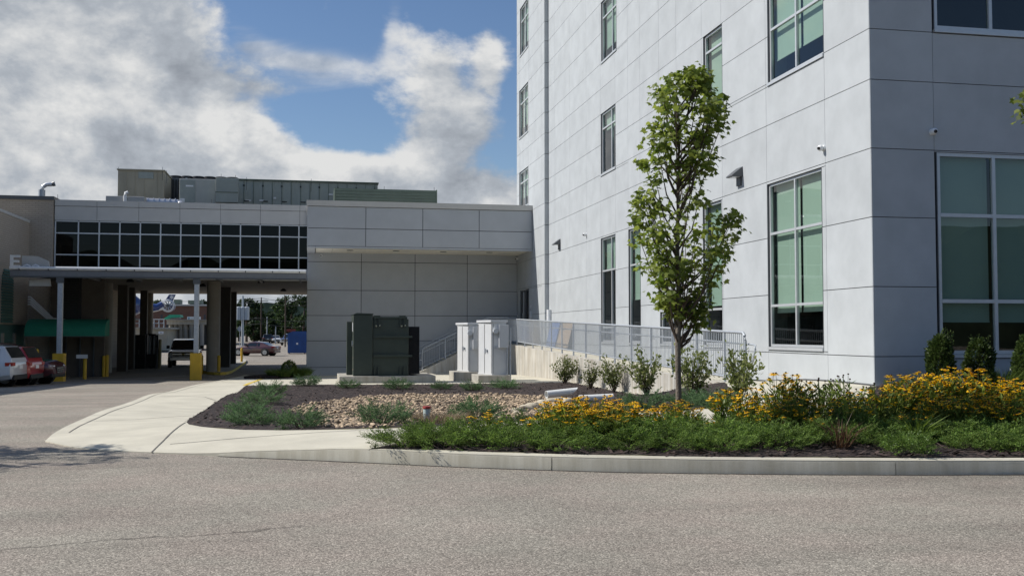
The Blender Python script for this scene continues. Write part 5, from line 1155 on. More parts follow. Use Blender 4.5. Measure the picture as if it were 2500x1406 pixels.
rs2=thing('road_sign','dark red sign board above the blue container','sign',tuple(PD(705,810,140))); far_box(699,803,722,810,140,.2,mat('dark_red_sign',(.16,.03,.025),.6,.1),'board',rs2); far_box(709,810,711,835,140.2,.15,m_alud,'post',rs2)
# ------------------------------------------------------------------ foliage helpers
def norm(a): return a/np.maximum(np.linalg.norm(a,axis=-1,keepdims=True),1e-9)
def mesh_np(name,V,Fq,m,parent=None,local=True,loc=None,tone=None):
    me=bpy.data.meshes.new(name); V=np.asarray(V,float); Fq=np.asarray(Fq)
    me.vertices.add(len(V)); me.vertices.foreach_set('co',V.ravel()); k=Fq.shape[1]
    me.loops.add(Fq.size); me.loops.foreach_set('vertex_index',Fq.ravel().astype(np.int32)); me.polygons.add(len(Fq))
    me.polygons.foreach_set('loop_start',np.arange(0,Fq.size,k,dtype=np.int32)); me.update(calc_edges=True)
    if tone is not None: at_=me.attributes.new('tone','FLOAT','FACE'); at_.data.foreach_set('value',np.asarray(tone,np.float32))
    me.materials.append(m); o=bpy.data.objects.new(name,me); COL.objects.link(o)
    if parent is not None: o.parent=parent
    return o
def leaves(P,D,U,L,Wd,shape='leaf'):
    """one small blade per row: P base, D direction, U side; returns verts, quads"""
    P,D,U=map(np.asarray,(P,D,U)); L=np.asarray(L)[:,None]; Wd=np.asarray(Wd)[:,None]
    Nn=norm(np.cross(D,U)); n=len(P)
    if shape=='leaf':
        v=np.stack([P,P+D*L*.45+U*Wd/2+Nn*L*.06,P+D*L,P+D*L*.45-U*Wd/2+Nn*L*.06],1)
    else:
        v=np.stack([P-U*Wd/2,P+U*Wd/2,P+D*L+U*Wd*.12,P+D*L-U*Wd*.12],1)
    return v.reshape(-1,3),np.arange(4*n).reshape(-1,4)
def rdir(n,zlo=-1,zhi=1):
    z=rng.uniform(zlo,zhi,n); a=rng.uniform(0,2*np.pi,n); r=np.sqrt(1-z*z); return np.c_[r*np.cos(a),r*np.sin(a),z]
def side(D):
    return norm(np.cross(D,rdir(len(D))))
# maple leaf outline
ML=[(0,0),(.10,.12),(.42,.05),(.34,.24),(.62,.42),(.36,.46),(.40,.62),(.20,.60),(0,1.0),(-.20,.60),(-.40,.62),(-.36,.46),(-.62,.42),(-.34,.24),(-.42,.05),(-.10,.12)]
MLa=np.array(ML)
def maple_leaves(P,D,U,S):
    Nn=norm(np.cross(D,U)); n=len(P); k=len(ML)
    v=P[:,None,:]+S[:,None,None]*(MLa[None,:,1,None]*D[:,None,:]+MLa[None,:,0,None]*U[:,None,:]+(-.55*MLa[None,:,0,None]**2-.16*MLa[None,:,1,None]**2)*Nn[:,None,:]*np.sign(Nn[:,None,2:3]+1e-6))
    # fan from a middle point keeps the concave outline clean
    return v.reshape(-1,3),np.arange(k*n).reshape(-1,k)
def maple(label,loc,outline,d,grp,nclump=104,per=34,seed=3,lobes=(),ymax=.62):
    g=np.random.default_rng(seed); t=thing('maple_tree',label,'tree',loc,grp)
    # outline rows: (height above base, left, right) in metres about the trunk
    O=np.array(outline); H_=O[-1,0]
    trunk=[(0,0,-.15),(0,0,.0),(.0,.01,.5),(-.01,.0,1.1),(.01,0,1.6),(.0,.02,2.4),(.02,0,3.2),(.03,.02,H_-.45)]
    rad=[.050,.043,.038,.036,.032,.025,.016,.005]
    MB().tube(trunk,rad,12).build('trunk',m_bark,t,local=True,smooth=60)
    P=[];D=[]; br=MB(); 
    for i in range(nclump):
        z=g.uniform(O[0,0],H_-.05); l=np.interp(z,O[:,0],O[:,1]); r=np.interp(z,O[:,0],O[:,2]); c=(l+r)/2; hw=(r-l)/2
        a=g.uniform(0,2*np.pi); q=np.sqrt(g.uniform(.22,1))*.97; x=c+hw*q*math.cos(a); y=min(hw,ymax)*q*math.sin(a); y*=.95
        z0=max(1.05,z-(.35+.9*math.hypot(x,y))); e=np.array([x,y,z]); b=np.array([0,0,z0]); m1=b+(e-b)*.45+np.array([x*.2,y*.2,-.04])
        if z0<H_-.6: br.tube([b,m1,e],[.013,.009,.003],5)
        k=int(per*g.uniform(.6,1.35)); 
        pp=e+np.array([g.normal(0,.085,k),g.normal(0,.085,k),g.normal(0,.062,k)]).T
        P.append(pp); out=norm(np.array([x,y,.0])[None]+g.normal(0,.35,(k,3))*np.array([1,1,.2])); dd=norm(out+np.array([0,0,-1])*g.uniform(.1,.9,(k,1))); D.append(dd)
    for x,y,z in lobes:
        e=np.array([x,y,z]); b=np.array([0,0,max(1.1,z-abs(x)*.9-.3)]); br.tube([b,b+(e-b)*.5+np.array([x*.15,0,-.05]),e],[.013,.009,.003],5)
        for _ in range(3):
            k=16; c=e+g.normal(0,.07,3); P.append(c+g.normal(0,.07,(k,3))); D.append(norm(np.array([x,y,0])[None]+g.normal(0,.35,(k,3))+np.array([0,0,-1])*g.uniform(.1,.5,(k,1))))
    P=np.concatenate(P); D=np.concatenate(D)
    keep=[]
    for p in P: keep.append(np.interp(p[2],O[:,0],O[:,1])-.06<p[0]<np.interp(p[2],O[:,0],O[:,2])+.06 and p[2]<H_)
    P=P[keep];D=D[keep]; n=len(P)
    upv=np.array([0,0,1.])+g.normal(0,.45,(n,3)); U=norm(np.cross(D,upv)); S=g.uniform(.052,.10,n)
    br.build('branches',m_bark2,t,local=True,smooth=60)
    V,Fq=maple_leaves(P,D,U,S); mesh_np('crown',V,Fq,m_leaf,t)
    return t
d_t=12.8; bt=PD(1658,1046,d_t); bt[2]=bed_z(bt[0],bt[1]); sc=d_t/F
OL=[(792,1690,1722),(770,1645,1722),(750,1628,1716),(735,1608,1725),(700,1592,1755),(660,1582,1790),(620,1568,1800),(590,1562,1818),(560,1557,1826),(530,1555,1812),(510,1556,1792),(490,1562,1745),(470,1572,1732),(440,1574,1735),(400,1575,1752),(370,1582,1756),(340,1590,1752),(310,1600,1775),(280,1600,1788),(250,1602,1795),(220,1606,1786),(205,1610,1745),(190,1622,1738),(172,1640,1734),(160,1690,1728),(148,1704,1722)]
zb_t=813+(CZ-bt[2])/sc
outl=[((zb_t-y)*sc,(a-1660-(1046-y)*.006)*sc,(b-1660-(1046-y)*.006)*sc) for y,a,b in OL]
maple('slender young maple tree with a narrow green crown standing in the yellow flowers',tuple(bt),outl,d_t,'young maples',lobes=[((x-1660)*sc,yy,(zb_t-y)*sc) for x,y,yy in ((1775,235,.05),(1750,270,-.1),(1790,545,-.1),(1800,580,.1),(1770,610,-.15),(1775,530,.15),(1577,525,.05),(1585,560,-.1),(1640,180,.1),(1715,175,0),(1580,470,.1),(1620,215,0),(1710,160,0),(1595,640,.1),(1760,660,.1),(1700,752,-.1),(1712,778,-.05),(1632,742,.1),(1685,722,.1))])
p=PD(2703,1040,11.); zt_t=(813-250)*.0044+CZ-bed_z(p[0],p[1])
maple('young maple just outside the right edge, only a leaf tip of it in view',(p[0],p[1],bed_z(p[0],p[1])),[(z,-.84 if abs(z-zt_t)<.17 else max(a*.95,-.60),b) for z,a,b in sorted(outl+[(zt_t-.1,0,.4),(zt_t+.1,0,.4)])],d_t,'young maples',seed=5,lobes=[(-.76,.0,zt_t)])
p=np.array([-7.7,14.5]); maple('young maple beyond the left edge that throws the streaked shade on the asphalt',(p[0],p[1],zr(*p)),[(z,a*2.3-.3,b*2.3+.3) for z,a,b in outl],d_t,'young maples',seed=9,nclump=250,ymax=1.5)
# ------------------------------------------------------------------ shrubs and flowers
def juniper_mesh(R_,H_,n=150,seed=0,flat=.5):
    g=np.random.default_rng(seed); P=[];D=[];U=[];L=[];Wd=[];T=[]
    for i in range(n):
        a=g.uniform(0,2*np.pi); rr=R_*math.sqrt(g.uniform(.0,.8)); el=g.uniform(.2,1.15)
        b=np.array([rr*math.cos(a)*.85,rr*math.sin(a)*.85,H_*g.uniform(.05,.66)*(1-.6*(rr/R_)**2)]); ln=g.uniform(.16,.34)
        a2=a+g.normal(0,.6); d=np.array([math.cos(a2)*math.cos(el),math.sin(a2)*math.cos(el),math.sin(el)*.85]); d/=np.linalg.norm(d)
        tone=float(np.clip(g.normal(0,.28),-.5,.6))
        s=np.cross(d,[0,0,1.]); s/=np.linalg.norm(s)+1e-6; s=s*math.cos(.6)+np.cross(s,d)*math.sin(.6)*g.choice([-1,1])*.7; s/=np.linalg.norm(s); k=15
        for j in range(k):
            f=(j+.5)/k; p=b+d*ln*f+np.array([0,0,-.10*ln*f*f]); w=(1-f*.65)*.062+.010; sg=1 if j%2 else -1
            tw=norm(d*.8+s*sg*.7+g.normal(0,.14,3)+np.array([0,0,.15]))
            for q in (.2,.6,1.0):
                pq=p+tw*w*q; dd=norm(tw+g.normal(0,.38,3)); P.append(pq);D.append(dd);U.append(g.normal(0,1,3));L.append(g.uniform(.020,.040));Wd.append(g.uniform(.008,.014));T.append(tone+.25*f-.1)
    D=norm(np.array(D));U=np.array(U);U=norm(U-D*(U*D).sum(1,keepdims=True)); V,Fq=leaves(np.array(P),D,U,np.array(L),np.array(Wd)); return V,Fq,np.array(T)
JP=[]
for s in range(4):
    V,Fq,T=juniper_mesh(.5,.42,165,20+s); o=mesh_np('juniper_proto',V,Fq,m_jun,tone=T); JP.append(o.data); bpy.data.objects.remove(o)
JB=[]
for s in range(2):
    V,Fq,T=juniper_mesh(.42,.36,120,40+s); o=mesh_np('juniper_proto',V,Fq,m_junb,tone=T); JB.append(o.data); bpy.data.objects.remove(o)
STEM=MB()
for k in range(14):
    a=k*.45; STEM.tube([(0,0,-.04),(.12*math.cos(a),.12*math.sin(a),.10),(.30*math.cos(a),.30*math.sin(a),.17)],[.014,.010,.004],5)
o=STEM.build('stems',m_bark2); STEM_ME=o.data; bpy.data.objects.remove(o)
def plant(name,label,cat,grp,x,y,z,parts,s=1.,rz=None,sz=None,tilt=None):
    t=thing(name,label,cat,(x,y,z),grp); t.rotation_euler[2]=random.uniform(0,6.28) if rz is None else rz
    sz=s if sz is None else sz; q_=random.uniform(.9,1.12); t.scale=(s*q_,s*random.uniform(.9,1.12),sz*random.uniform(.88,1.18))
    for nm,me in parts:
        c=bpy.data.objects.new(nm,me); COL.objects.link(c); c.parent=t
        if nm in ('petals','flower_centres'): c['kind']='stuff'
    return t
ORD=['first','second','third','fourth','fifth','sixth','seventh','eighth','ninth','tenth','eleventh','twelfth','thirteenth','fourteenth','fifteenth','sixteenth','seventeenth','eighteenth','nineteenth','twentieth']
def juniper(px,py,s,label,grp,f,blue=False,sz=None):
    p=G(px,py-(9 if not blue else 0),f); s=s*(.88 if not blue else .80); me=random.choice(JB if blue else JP); me.name='foliage'
    return plant('juniper_shrub',label,'shrub',grp,p[0],p[1],p[2]-.02,[('foliage',me),('stems',STEM_ME)],s,sz=sz)
# row at the back edge of the mulch
for (px,py,s),tx in zip(((748,943,1.25),(851,948,1.1),(972,951,1.5),(1078,951,1.0),(1152,954,1.1),(1230,949,1.25)),('left of the transformer, with one long spray','in front of the left end of the transformer pad','in front of the transformer, widest of the back row','at the right end of the transformer pad','low and spreading, left of the white cabinets','under the taller white cabinet')):
    juniper(px,py,s,'small juniper '+tx,'junipers along the back edge of the mulch',garden_z,True)
for (px,py,s),tx in zip(((662,963,1.35),(640,985,1.3),(605,1009,1.25),(610,1039,1.15),(735,1046,1.0),(937,1036,1.15),(1165,1024,1.25)),('at the upper left corner of the rain garden, near the yellow edge','below the corner juniper on the left slope','lower on the left slope of the rain garden, third down','at the bottom left of the mulch near the pavement curve','at the left end of the stones beside the pavement','at the front of the stones left of the red capped pipe','behind the sparse yellow flowers right of the red capped pipe')):
    juniper(px,py,s,'blue green juniper '+tx,'junipers inside the rain garden',garden_z,True)
for (px,py,s),tx in zip(((1575,1000,1.2),(1690,992,1.1),(1740,998,1.0)),('right of the flower mass below the ramp wall','just behind the maple trunk','right of the maple trunk below the ramp')): juniper(px,py,s,'dark juniper '+tx,'junipers below the ramp wall',garden_z,True)
fr=[(985,1098,.9),(1065,1082,1.05),(1080,1101,.9),(1165,1090,1.05),(1255,1100,.95),(1300,1075,1.1),(1370,1104,.9),(1400,1085,1.15),(1500,1090,1.15),(1540,1106,.85),(1610,1083,1.2),(1650,1104,.95),(1720,1085,1.15),(1760,1108,.9),(1830,1090,1.2),(1900,1100,1.0),(1950,1083,1.2),(2020,1088,1.05),(2110,1080,1.1),(2165,1096,.85)]
for (px,py,s),k in zip(fr,ORD): juniper(px,py,s,k+' green juniper from the left end of the front bed along the kerb','junipers along the front kerb',bed_z,sz=s*.69)
fr2=[(2255,1084,1.0),(2330,1080,1.15),(2375,1104,.8),(2400,1095,1.1),(2470,1090,1.2),(2500,1108,.95),(2560,1095,1.2),(1480,1072,.8),(1860,1072,.9),(2090,1076,.9),(2300,1074,.9),(2440,1074,.9)]
lb2=['lush green juniper right of the lime green tuft','wide green juniper below the thickest flowers at right','low green juniper touching the kerb, right part','green juniper over the bare mulch gap at right','green juniper near the right edge, upper','green juniper spilling on the kerb at the right edge','green juniper cut by the right edge','green juniper under the left flower mass','green juniper right of the maple, below flowers','green juniper in the dark gap between flower masses','green juniper behind the front ones, below right flowers','green juniper behind the front ones near the right edge']
for (px,py,s),tx in zip(fr2,lb2): juniper(px,py,s,tx,'junipers along the front kerb',bed_z,sz=s*.72)
p=G(2215,1112,bed_z); lime=bpy.data.meshes.new('foliage')
V,Fq,T=juniper_mesh(.30,.34,110,77); o=mesh_np('foliage',V,Fq,leafmat('lime_needle',(.06,.12,.02),(.15,.22,.05),.3),tone=T); lm=o.data; bpy.data.objects.remove(o)
plant('dwarf_conifer','small bright lime green conifer tuft by the kerb between junipers','shrub',None,p[0],p[1],p[2],[('foliage',lm)],.72)
# coneflowers
def flower_mesh(seed,R_=.40,H_=.66,nst=66,dead=.0):
    g=np.random.default_rng(seed); lp=[];ld=[];lu=[];ll=[];lw=[]; V=[];Fq=[];nv=0; dv=[];df=[]; st=MB(); pp=[];pd_=[];pu=[];pl=[];pw=[]
    for i in range(nst):
        a=g.uniform(0,6.28); r=R_*math.sqrt(g.uniform(0,1)); b=np.array([r*.6*math.cos(a),r*.6*math.sin(a),0]); h=H_*(1-.28*(r/R_)**2)*min(1.06,g.uniform(.68,1.16))
        e=np.array([r*1.08*math.cos(a)+g.normal(0,.03),r*1.08*math.sin(a)+g.normal(0,.03),h]); m1=(b+e)/2+np.array([0,0,.08]); st.tube([b,m1,e],[.006,.005,.003],4,False)
        for j in range(8):
            f=g.uniform(.03,.85); q=(b*(1-f)**2+2*m1*f*(1-f)+e*f*f); d=np.array([math.cos(a+g.normal(0,1.3)),math.sin(a+g.normal(0,1.3)),g.uniform(.35,1.5)])
            lp.append(q);ld.append(d);lu.append(g.normal(0,1,3));ll.append(g.uniform(.10,.22)*(1.25-f*.75));lw.append(g.uniform(.018,.034))
        if g.uniform()<dead: npet=0
        else: npet=11
        up=norm(np.array([g.normal(0,.25),g.normal(0,.25),1.])); t1=norm(np.cross(up,[1,.2,0])); t2=np.cross(up,t1)
        rd=g.uniform(.028,.050)
        for k in range(npet):
            q=2*np.pi*k/npet+g.normal(0,.1); d=t1*math.cos(q)+t2*math.sin(q); pp.append(e+d*.008); pd_.append(norm(d+up*g.uniform(-.45,.05))); pu.append(np.cross(d,up)); pl.append(rd*g.uniform(.9,1.15)); pw.append(.021)
        bm_v=[]; 
        ds=MB(); ds.tube([e-up*.004,e+up*.006,e+up*.014],[.014,.013,.006],7); dv+=[(tuple(x)) for x in ds.v]; df+=[tuple(i+nv for i in f) for f in ds.f]; nv+=len(ds.v)
    D=norm(np.array(ld));U=np.array(lu);U=norm(U-D*(U*D).sum(1,keepdims=True)); Lv=leaves(np.array(lp),D,U,np.array(ll),np.array(lw))
    out=[]
    o=mesh_np('foliage',Lv[0],Lv[1],m_cfl); out.append(('foliage',o.data)); bpy.data.objects.remove(o)
    if pp:
        Pv=leaves(np.array(pp),np.array(pd_),norm(np.array(pu)),np.array(pl),np.array(pw)); o=mesh_np('petals',Pv[0],Pv[1],m_petal); out.append(('petals',o.data)); bpy.data.objects.remove(o)
    mb=MB(); mb.v=dv; mb.f=df; o=mb.build('flower_centres',m_disc); out.append(('flower_centres',o.data)); bpy.data.objects.remove(o)
    o=st.build('stems',m_cfl); out.append(('stems',o.data)); bpy.data.objects.remove(o)
    return out
FP=[flower_mesh(60+k) for k in range(4)]; FDEAD=flower_mesh(90,.36,.66,34,1.); FSMALL=flower_mesh(91,.22,.48,14,0); FHALF=flower_mesh(92,.42,.62,60,.45)
def flowers(px,py,s,label,var=None,sz=None):
    p=G(px,py+(15 if px>2100 else 4),bed_z); return plant('coneflower_clump',label,'flower clump','yellow coneflower clumps',p[0],p[1],p[2]-.02,var or random.choice(FP),s,sz=s*(.94 if px>2100 else .95 if px>1770 else .94))
fl_=[(1190,1066,.85,'small sparse clump of yellow flowers, leftmost, right of the red capped pipe',FSMALL),(1318,1070,.8,'yellow flower clump with bare green stems at the left of the flower mass',FSMALL),
 (1398,1064,.78,'dense yellow flower clump below the left drain pipe',None),(1450,1062,.82,'dense yellow flower clump below the right drain pipe',None),(1510,1060,.78,'dense yellow flower clump at the right end of the left mass',None),(1425,1074,.66,'yellow flowers in front within the left mass',None),(1480,1074,.66,'lowest yellow flowers at the front of the left mass',None),
 (1548,1056,.7,'loose yellow flower clump ending the left mass before the pavement gap',None),(1370,1056,.7,'loose yellow flower clump in front of the pale boulders',None),
 (1662,1062,.66,'yellow flower clump round the foot of the maple',None),(1628,1058,.55,'yellow flower clump just left of the maple trunk',None),(1742,1068,.5,'two or three tall dry flower stems right of the maple',FSMALL),
 (1795,1050,.85,'tall yellow flower clump right of the pavement gap',None),(1850,1062,.7,'yellow flower clump below the end of the railing',None),(1912,1036,1.0,'tallest yellow flower clump in front of the ramp foot',None),(1885,1064,.7,'yellow flower clump in front, below the ramp foot',FSMALL),
 (1950,1058,.8,'yellow flower clump left of the building corner',None),(2005,1042,.95,'clump with dark seed heads left of the building corner',FDEAD),(1995,1070,.7,'yellow flower clump below the dark seed heads',FSMALL),(2065,1030,1.0,'dark brown seed heads at the white wall corner',FDEAD),(2085,1056,.8,'half faded flower clump in front of the wall corner',FHALF),
 (2140,1030,1.0,'faded dark flower clump at the shaded wall corner',FHALF),(2190,1024,.95,'yellow flower clump left of the first upright holly',None),(2205,1054,.75,'yellow flower clump low in the right mass, left end',FSMALL),(2250,1020,1.0,'yellow flower clump below the first upright holly',None),(2315,1016,1.08,'yellow flower clump between the two upright hollies',None),(2290,1046,.8,'yellow flower clump in the middle of the right mass',None),
 (2375,1014,1.1,'yellow flower clump below the second upright holly',None),(2355,1050,.8,'yellow flower clump in front, right of the mass middle',None),(2440,1018,1.0,'yellow flower clump below the grass tuft at right',None),(2425,1052,.75,'yellow flower clump low near the right edge',None),(2485,1024,.95,'yellow flower clump at the right edge',None),(2475,1056,.8,'yellow flower clump low at the right edge',None)]
for px,py,s,lb,v in fl_: flowers(px,py,s,lb,v)
# shrubs along the ramp wall
def shrub_mesh(seed,W_,H_,nst=16,per=46,dens=1.):
    g=np.random.default_rng(seed); st=MB(); lp=[];ld=[];ll=[]
    for i in range(nst):
        a=g.uniform(0,6.28); r=W_*g.uniform(.25,1); h=H_*g.uniform(.55,1.05)*(1-.25*r/W_); e=np.array([r*math.cos(a),r*math.sin(a),h]); m1=e*.5+np.array([0,0,.12*h]); st.tube([(0,0,-.03),m1,e],[.010,.007,.003],5,False)
        for j in range(int(per*dens)):
            f=g.uniform(.25,1.04); q=m1*2*f*(1-f)+e*f*f+g.normal(0,.05,3); lp.append(q); ld.append(g.normal(0,.7,3)+e/np.linalg.norm(e)*.6); ll.append(g.uniform(.06,.115))
    D=norm(np.array(ld)); L=leaves(np.array(lp),D,side(D),np.array(ll),np.array(ll)*.46); out=[]
    o=mesh_np('foliage',L[0],L[1],m_shr); out.append(('foliage',o.data)); bpy.data.objects.remove(o)
    o=st.build('stems',m_bark2); out.append(('stems',o.data)); bpy.data.objects.remove(o); return out
for i,(px,py,W_,H_,dn,lb) in enumerate(((1378,937,.50,1.05,1.,'leafy open shrub at the far end of the ramp wall, leftmost'),(1442,949,.40,1.05,.6,'thin twiggy shrub second from the left along the ramp wall'),(1500,959,.50,1.15,1.,'round leafy shrub third from the left along the ramp wall'),(1580,968,.58,1.08,.8,'loose shrub with bare stems, left of the maple before the ramp wall'),(1690,978,.42,.95,.8,'shrub right behind the maple trunk, before the ramp wall'),(1808,978,.42,.9,.75,'leafy shrub in front of the lower end of the railing'))):
    p=G(px,py,garden_z); plant('leafy_shrub',lb,'shrub','shrubs along the ramp wall',p[0],p[1],p[2]-.02,shrub_mesh(200+i,W_,H_,20,46,dn),1.)
# upright hollies
def holly_mesh(seed,W_,H_,n=5200):
    g=np.random.default_rng(seed); z=g.uniform(0,1,n); a=g.uniform(0,6.28,n); prof=np.interp(z,[0,.08,.35,.7,.88,1],[.55,.85,1,.92,.6,.12]); lump=1+.12*np.sin(a*3+z*9+seed)+.08*np.sin(a*7-z*17)
    r=W_*prof*lump*np.sqrt(g.uniform(.55,1,n)); P=np.c_[r*np.cos(a),r*np.sin(a),z*H_+g.normal(0,.03,n)]; D=norm(np.c_[np.cos(a),np.sin(a),np.full(n,.8)]+g.normal(0,.5,(n,3))); l=g.uniform(.045,.07,n)
    # upright leader shoots
    ex=[]
    for k in range(9): x,y=g.normal(0,W_*.4,2); h=g.uniform(.05,.28); q=np.linspace(0,1,26); ex.append(np.c_[x+g.normal(0,.018,26),y+g.normal(0,.018,26),H_*.86+q*h])
    E_=np.concatenate(ex); P=np.r_[P,E_]; D=np.r_[D,norm(g.normal(0,.5,(len(E_),3))+np.array([0,0,.6]))]; l=np.r_[l,g.uniform(.03,.05,len(E_))]
    L=leaves(P,D,side(D),l,l*.55); out=[]; o=mesh_np('foliage',L[0],L[1],m_hol); out.append(('foliage',o.data)); bpy.data.objects.remove(o)
    s=MB(); s.tube([(0,0,-.05),(0,0,H_*.5),(0,0,H_*.85)],[.03,.02,.01],7)
    for k in range(10): q=k*.63; s.tube([(0,0,.1+k*.05),(W_*.6*math.cos(q),W_*.6*math.sin(q),.35+k*.07)],[.012,.004],5)
    o=s.build('stems',m_bark2); out.append(('stems',o.data)); bpy.data.objects.remove(o); return out
for i,(px,W_,top,lb) in enumerate(((2297,.235,832,'upright dark holly nearest the building corner, flat topped'),(2392,.25,812,'taller upright holly with pointed shoots before the front window'),(2512,.24,818,'upright holly cut by the right edge'))):
    q=PY(px,940,17.4); z=bed_z(q[0],17.4); H_=PY(px,top,17.4)[2]-z
    plant('upright_holly',lb,'shrub','upright hollies before the front windows',q[0],17.4,z,holly_mesh(300+i,W_,H_*.93),1.)
# grasses and small shrubs
def grass_mesh(seed,R_,H_,n,m,w=.010):
    g=np.random.default_rng(seed); a=g.uniform(0,6.28,n); r=R_*np.sqrt(g.uniform(0,1,n))*.45; P=np.c_[r*np.cos(a),r*np.sin(a),np.zeros(n)]; D=norm(np.c_[np.cos(a)*g.uniform(.1,.9,n),np.sin(a)*g.uniform(.1,.9,n),np.ones(n)]+g.normal(0,.15,(n,3))); l=H_*g.uniform(.55,1.15,n)
    U=norm(np.cross(D,np.array([0,0,1.]))+g.normal(0,.4,(n,3))); U=norm(U-D*(U*D).sum(1,keepdims=True)); mid=P+D*l[:,None]*.55; D2=norm(D+np.c_[np.cos(a)*.5,np.sin(a)*.5,-.35*np.ones(n)]); tip=mid+D2*l[:,None]*.5
    U=U*w; V=np.stack([P-U,P+U,mid+U*.8,mid-U*.8,mid-U*.8,mid+U*.8,tip+U*.1,tip-U*.1],1).reshape(-1,3); Fq=np.arange(8*n).reshape(-1,4)
    o=mesh_np('blades',V,Fq,m); d=o.data; bpy.data.objects.remove(o); return [('blades',d)]
q=PY(2450,930,17.2); plant('grass_tuft','arching green grass tuft behind the flowers, left of the last holly','grass',None,q[0],17.2,bed_z(q[0],17.2),grass_mesh(1,.5,.46,420,m_grs,.006),1.)
q=PY(2262,930,17.0); plant('grass_tuft','thin green grass tuft left of the first upright holly','grass',None,q[0]-.1,17.0,bed_z(q[0],17.),grass_mesh(2,.3,.5,60,m_grs,.006),1.)
p=G(1930,1105,bed_z); plant('grass_tuft','reddish brown dry grass wisp among the front junipers','grass',None,PZ(2052,1070,.3)[0],PZ(2052,1070,.3)[1],.2,grass_mesh(3,.25,.36,70,leafmat('red_brown_grass',(.10,.05,.03),(.17,.10,.06),.3),.005),1.)
p=G(2235,1075,bed_z); plant('grass_tuft','bright yellow green strappy tuft between the faded and the yellow flowers','grass',None,p[0],p[1],p[2],grass_mesh(4,.36,.42,260,m_grs,.006),1.)
for k,(px,py,s,lb) in enumerate(((985,1030,.8,'dry tan grass left of the red capped pipe'),(1075,1034,.9,'dry tan grass right of the red capped pipe'),(1110,1030,.8,'dry tan grass between the red capped pipe and the juniper'),(1020,1020,.7,'dry tan grass behind the red capped pipe'))):
    p=G(px,py,garden_z); plant('dry_grass',lb,'grass','dry grass round the cleanout pipe',p[0],p[1],p[2],grass_mesh(20+k,.75,.24,260,m_dry,.005),s)
# bed at the corner of the link building
gb=[(-.3,53.6),(-.4,50.5),(-1.6,48),(-3.0,48.4),(-2.6,51),(-1.6,53.6)]
def corner_z(x,y): return zr(x,y)+.14
struct(sheet('corner_bed_soil',[gb],m_mulch,corner_z,.5,skirt=lambda x,y:zr(x,y)-.2,jit=.03))
g9=np.random.default_rng(5)
def ball_mesh(seed,r,n):
    g=np.random.default_rng(seed); d=rdir(n,-.5,1); P=d*r*(np.sqrt(g.uniform(.6,1,n))*(1+.08*np.sin(d[:,0]*6)))[:,None]+np.array([0,0,r*.75]); D=norm(d+g.normal(0,.5,(n,3))); l=g.uniform(.05,.085,n); L=leaves(P,D,side(D),l,l*.6)
    o=mesh_np('foliage',L[0],L[1],leafmat('box_leaf',(.05,.085,.018),(.12,.16,.03),.25)); d=o.data; bpy.data.objects.remove(o); return [('foliage',d)]
p=PY(705,915,50); plant('round_shrub','round clipped yellow green shrub between grass tufts at the grey wall corner','shrub',None,p[0],50.0,zr(0,50)+.12,ball_mesh(7,.36,1400),1.)
for k,(px,Y,s,lb) in enumerate(((678,49.3,.9,'yellow green grass tuft left of the round clipped shrub'),(690,48.6,.8,'yellow green grass tuft in front of the round clipped shrub'),(728,49.6,.95,'yellow green grass tuft between the round shrub and the grey wall'),(740,50.5,.9,'yellow green grass tuft against the grey wall corner'),(668,50.0,.7,'small grass tuft at the left tip of the corner bed'))):
    p=PY(px,912,Y); plant('grass_tuft',lb,'grass','grass tufts at the link corner',p[0],Y,zr(0,Y)+.12,grass_mesh(50+k,.9,.5,420,m_grs,.012),s)
# ------------------------------------------------------------------ trees beyond the lot
def far_tree(px,top,D,wpx,label,seed,n=2600,base=None):
    g=np.random.default_rng(seed); a=PD(px,top,D); x,y=a[0],a[1]; z0=zr(x,y); H_=a[2]-z0; W_=wpx*D/F/2
    t=thing('far_tree',label,'tree',(x,y,z0),'trees beyond the lot')
    MB().tube([(0,0,-.3),(0,0,H_*.5),(.2,0,H_*.85)],[.28,.2,.06],8).build('trunk',m_bark2,t,local=True)
    C=[];k=34
    for i in range(k):
        z=g.uniform(.16,.96); r=W_*np.interp(z,[.1,.35,.6,.85,1],[.75,1,.95,.6,.2])*math.sqrt(g.uniform(.15,1)); q=g.uniform(0,6.28); C.append((r*math.cos(q),r*math.sin(q),z*H_))
    C=np.array(C); idx=g.integers(0,k,n); rad=W_*.33; P=C[idx]+rdir(n)*(rad*np.sqrt(g.uniform(.25,1,n)))[:,None]*np.array([1,1,.75]); P=P[P[:,2]>H_*.06]; n=len(P)
    D_=norm(rdir(n)+np.array([0,0,-.3])); l=g.uniform(.32,.62,n)*(D/200); L=leaves(P,D_,side(D_),l,l*.6); mesh_np('crown',L[0],L[1],m_ftree,t)
for i,(px,top,D,w,lb) in enumerate(((603,724,205,46,'dark tree behind the pole with transformer cans'),(628,735,215,40,'dark tree right of the transformer pole'),(655,757,240,44,'lower hazy tree under the gap of sky'),(684,728,205,50,'tall tree above the far black car'),(712,718,200,56,'broad tree above the blue container'),(742,722,196,50,'tree beside the grey wall corner'),(668,780,195,40,'low tree behind the far road'),(620,785,195,44,'low dense tree at the far kerb'),(585,740,215,36,'tree half hidden behind the bridge columns'),(500,728,190,24,'small light tree above the old brick building'),(386,735,230,34,'tree behind the helicopter boom'),(335,736,230,34,'tree behind the left bridge columns'))): far_tree(px,top,D,w,lb,400+i)
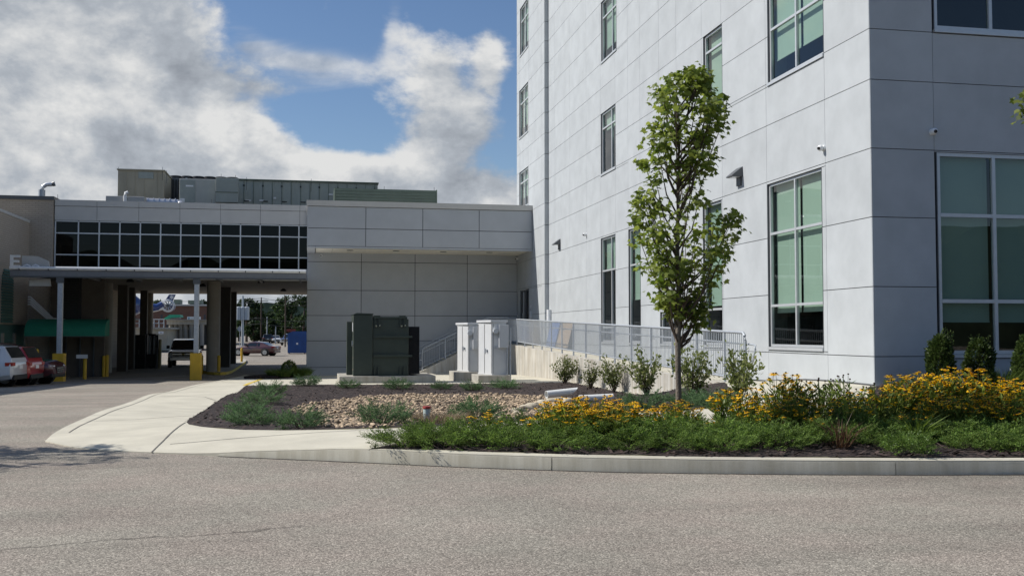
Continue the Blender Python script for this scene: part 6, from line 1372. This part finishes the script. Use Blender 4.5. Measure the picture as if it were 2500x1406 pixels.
hl=MB(); hh_=[(px,y) for px,y in ((-400,770),(0,758),(250,748),(380,744),(520,752),(600,748),(650,738),(700,744),(800,752),(1250,765))]
pts=[PD(px,y,420) for px,y in hh_]; nn=len(pts); hl.add([tuple(p) for p in pts]+[(p[0],p[1],-4) for p in pts]+[(p[0]*1.4,p[1]*1.4,p[2]+3) for p in pts],[(i,i+1,nn+i+1,nn+i) for i in range(nn-1)]+[(i+1,i,2*nn+i,2*nn+i+1) for i in range(nn-1)])
struct(hl.build('hills',mat('wooded_hill',(.055,.085,.06),.95,.5,.12,detail=8),smooth=60))

# wooded ridge behind the viewpoint, seen only as a dark reflection in the glass
g=np.random.default_rng(8); xs=np.linspace(-160,160,90); hl=MB(); top=[(x,-62+g.normal(0,1.5),13.5+1.5*math.sin(x*.07)+g.uniform(-1.2,1.6)) for x in xs]; nn=len(top)
hl.add(top+[(p[0],p[1]+5,-1) for p in top]+[(p[0],p[1]-20,p[2]+2) for p in top],[(i+1,i,nn+i,nn+i+1) for i in range(nn-1)]+[(i,i+1,2*nn+i+1,2*nn+i) for i in range(nn-1)])
struct(hl.build('wooded_ridge',mat('ridge_wood',(.03,.045,.022),.95,.6,.5,detail=8),smooth=40))

# small kerbed planting pit for the tree beyond the left edge
pit=[(-7.7+1.1*math.cos(a),14.5+1.1*math.sin(a)) for a in np.linspace(0,2*math.pi,25)[:-1]]
struct(sheet('tree_pit_soil',[pit],m_mulch,lambda x,y:zr(x,y)+.10,.4,skirt=lambda x,y:zr(x,y)-.1,jit=.02))
mb=MB(); k=len(pit)
ro=[(-7.7+1.25*math.cos(a),14.5+1.25*math.sin(a)) for a in np.linspace(0,2*math.pi,25)[:-1]]
mb.add([(x,y,zr(x,y)-.1) for x,y in ro]+[(x,y,zr(x,y)+.14) for x,y in ro]+[(x,y,zr(x,y)+.14) for x,y in pit]+[(x,y,zr(x,y)-.1) for x,y in pit],[(j*k+i,j*k+(i+1)%k,(j+1)*k+(i+1)%k,(j+1)*k+i) for j in range(3) for i in range(k)])
struct(mb.build('tree_pit_kerb',m_kerb,smooth=35))
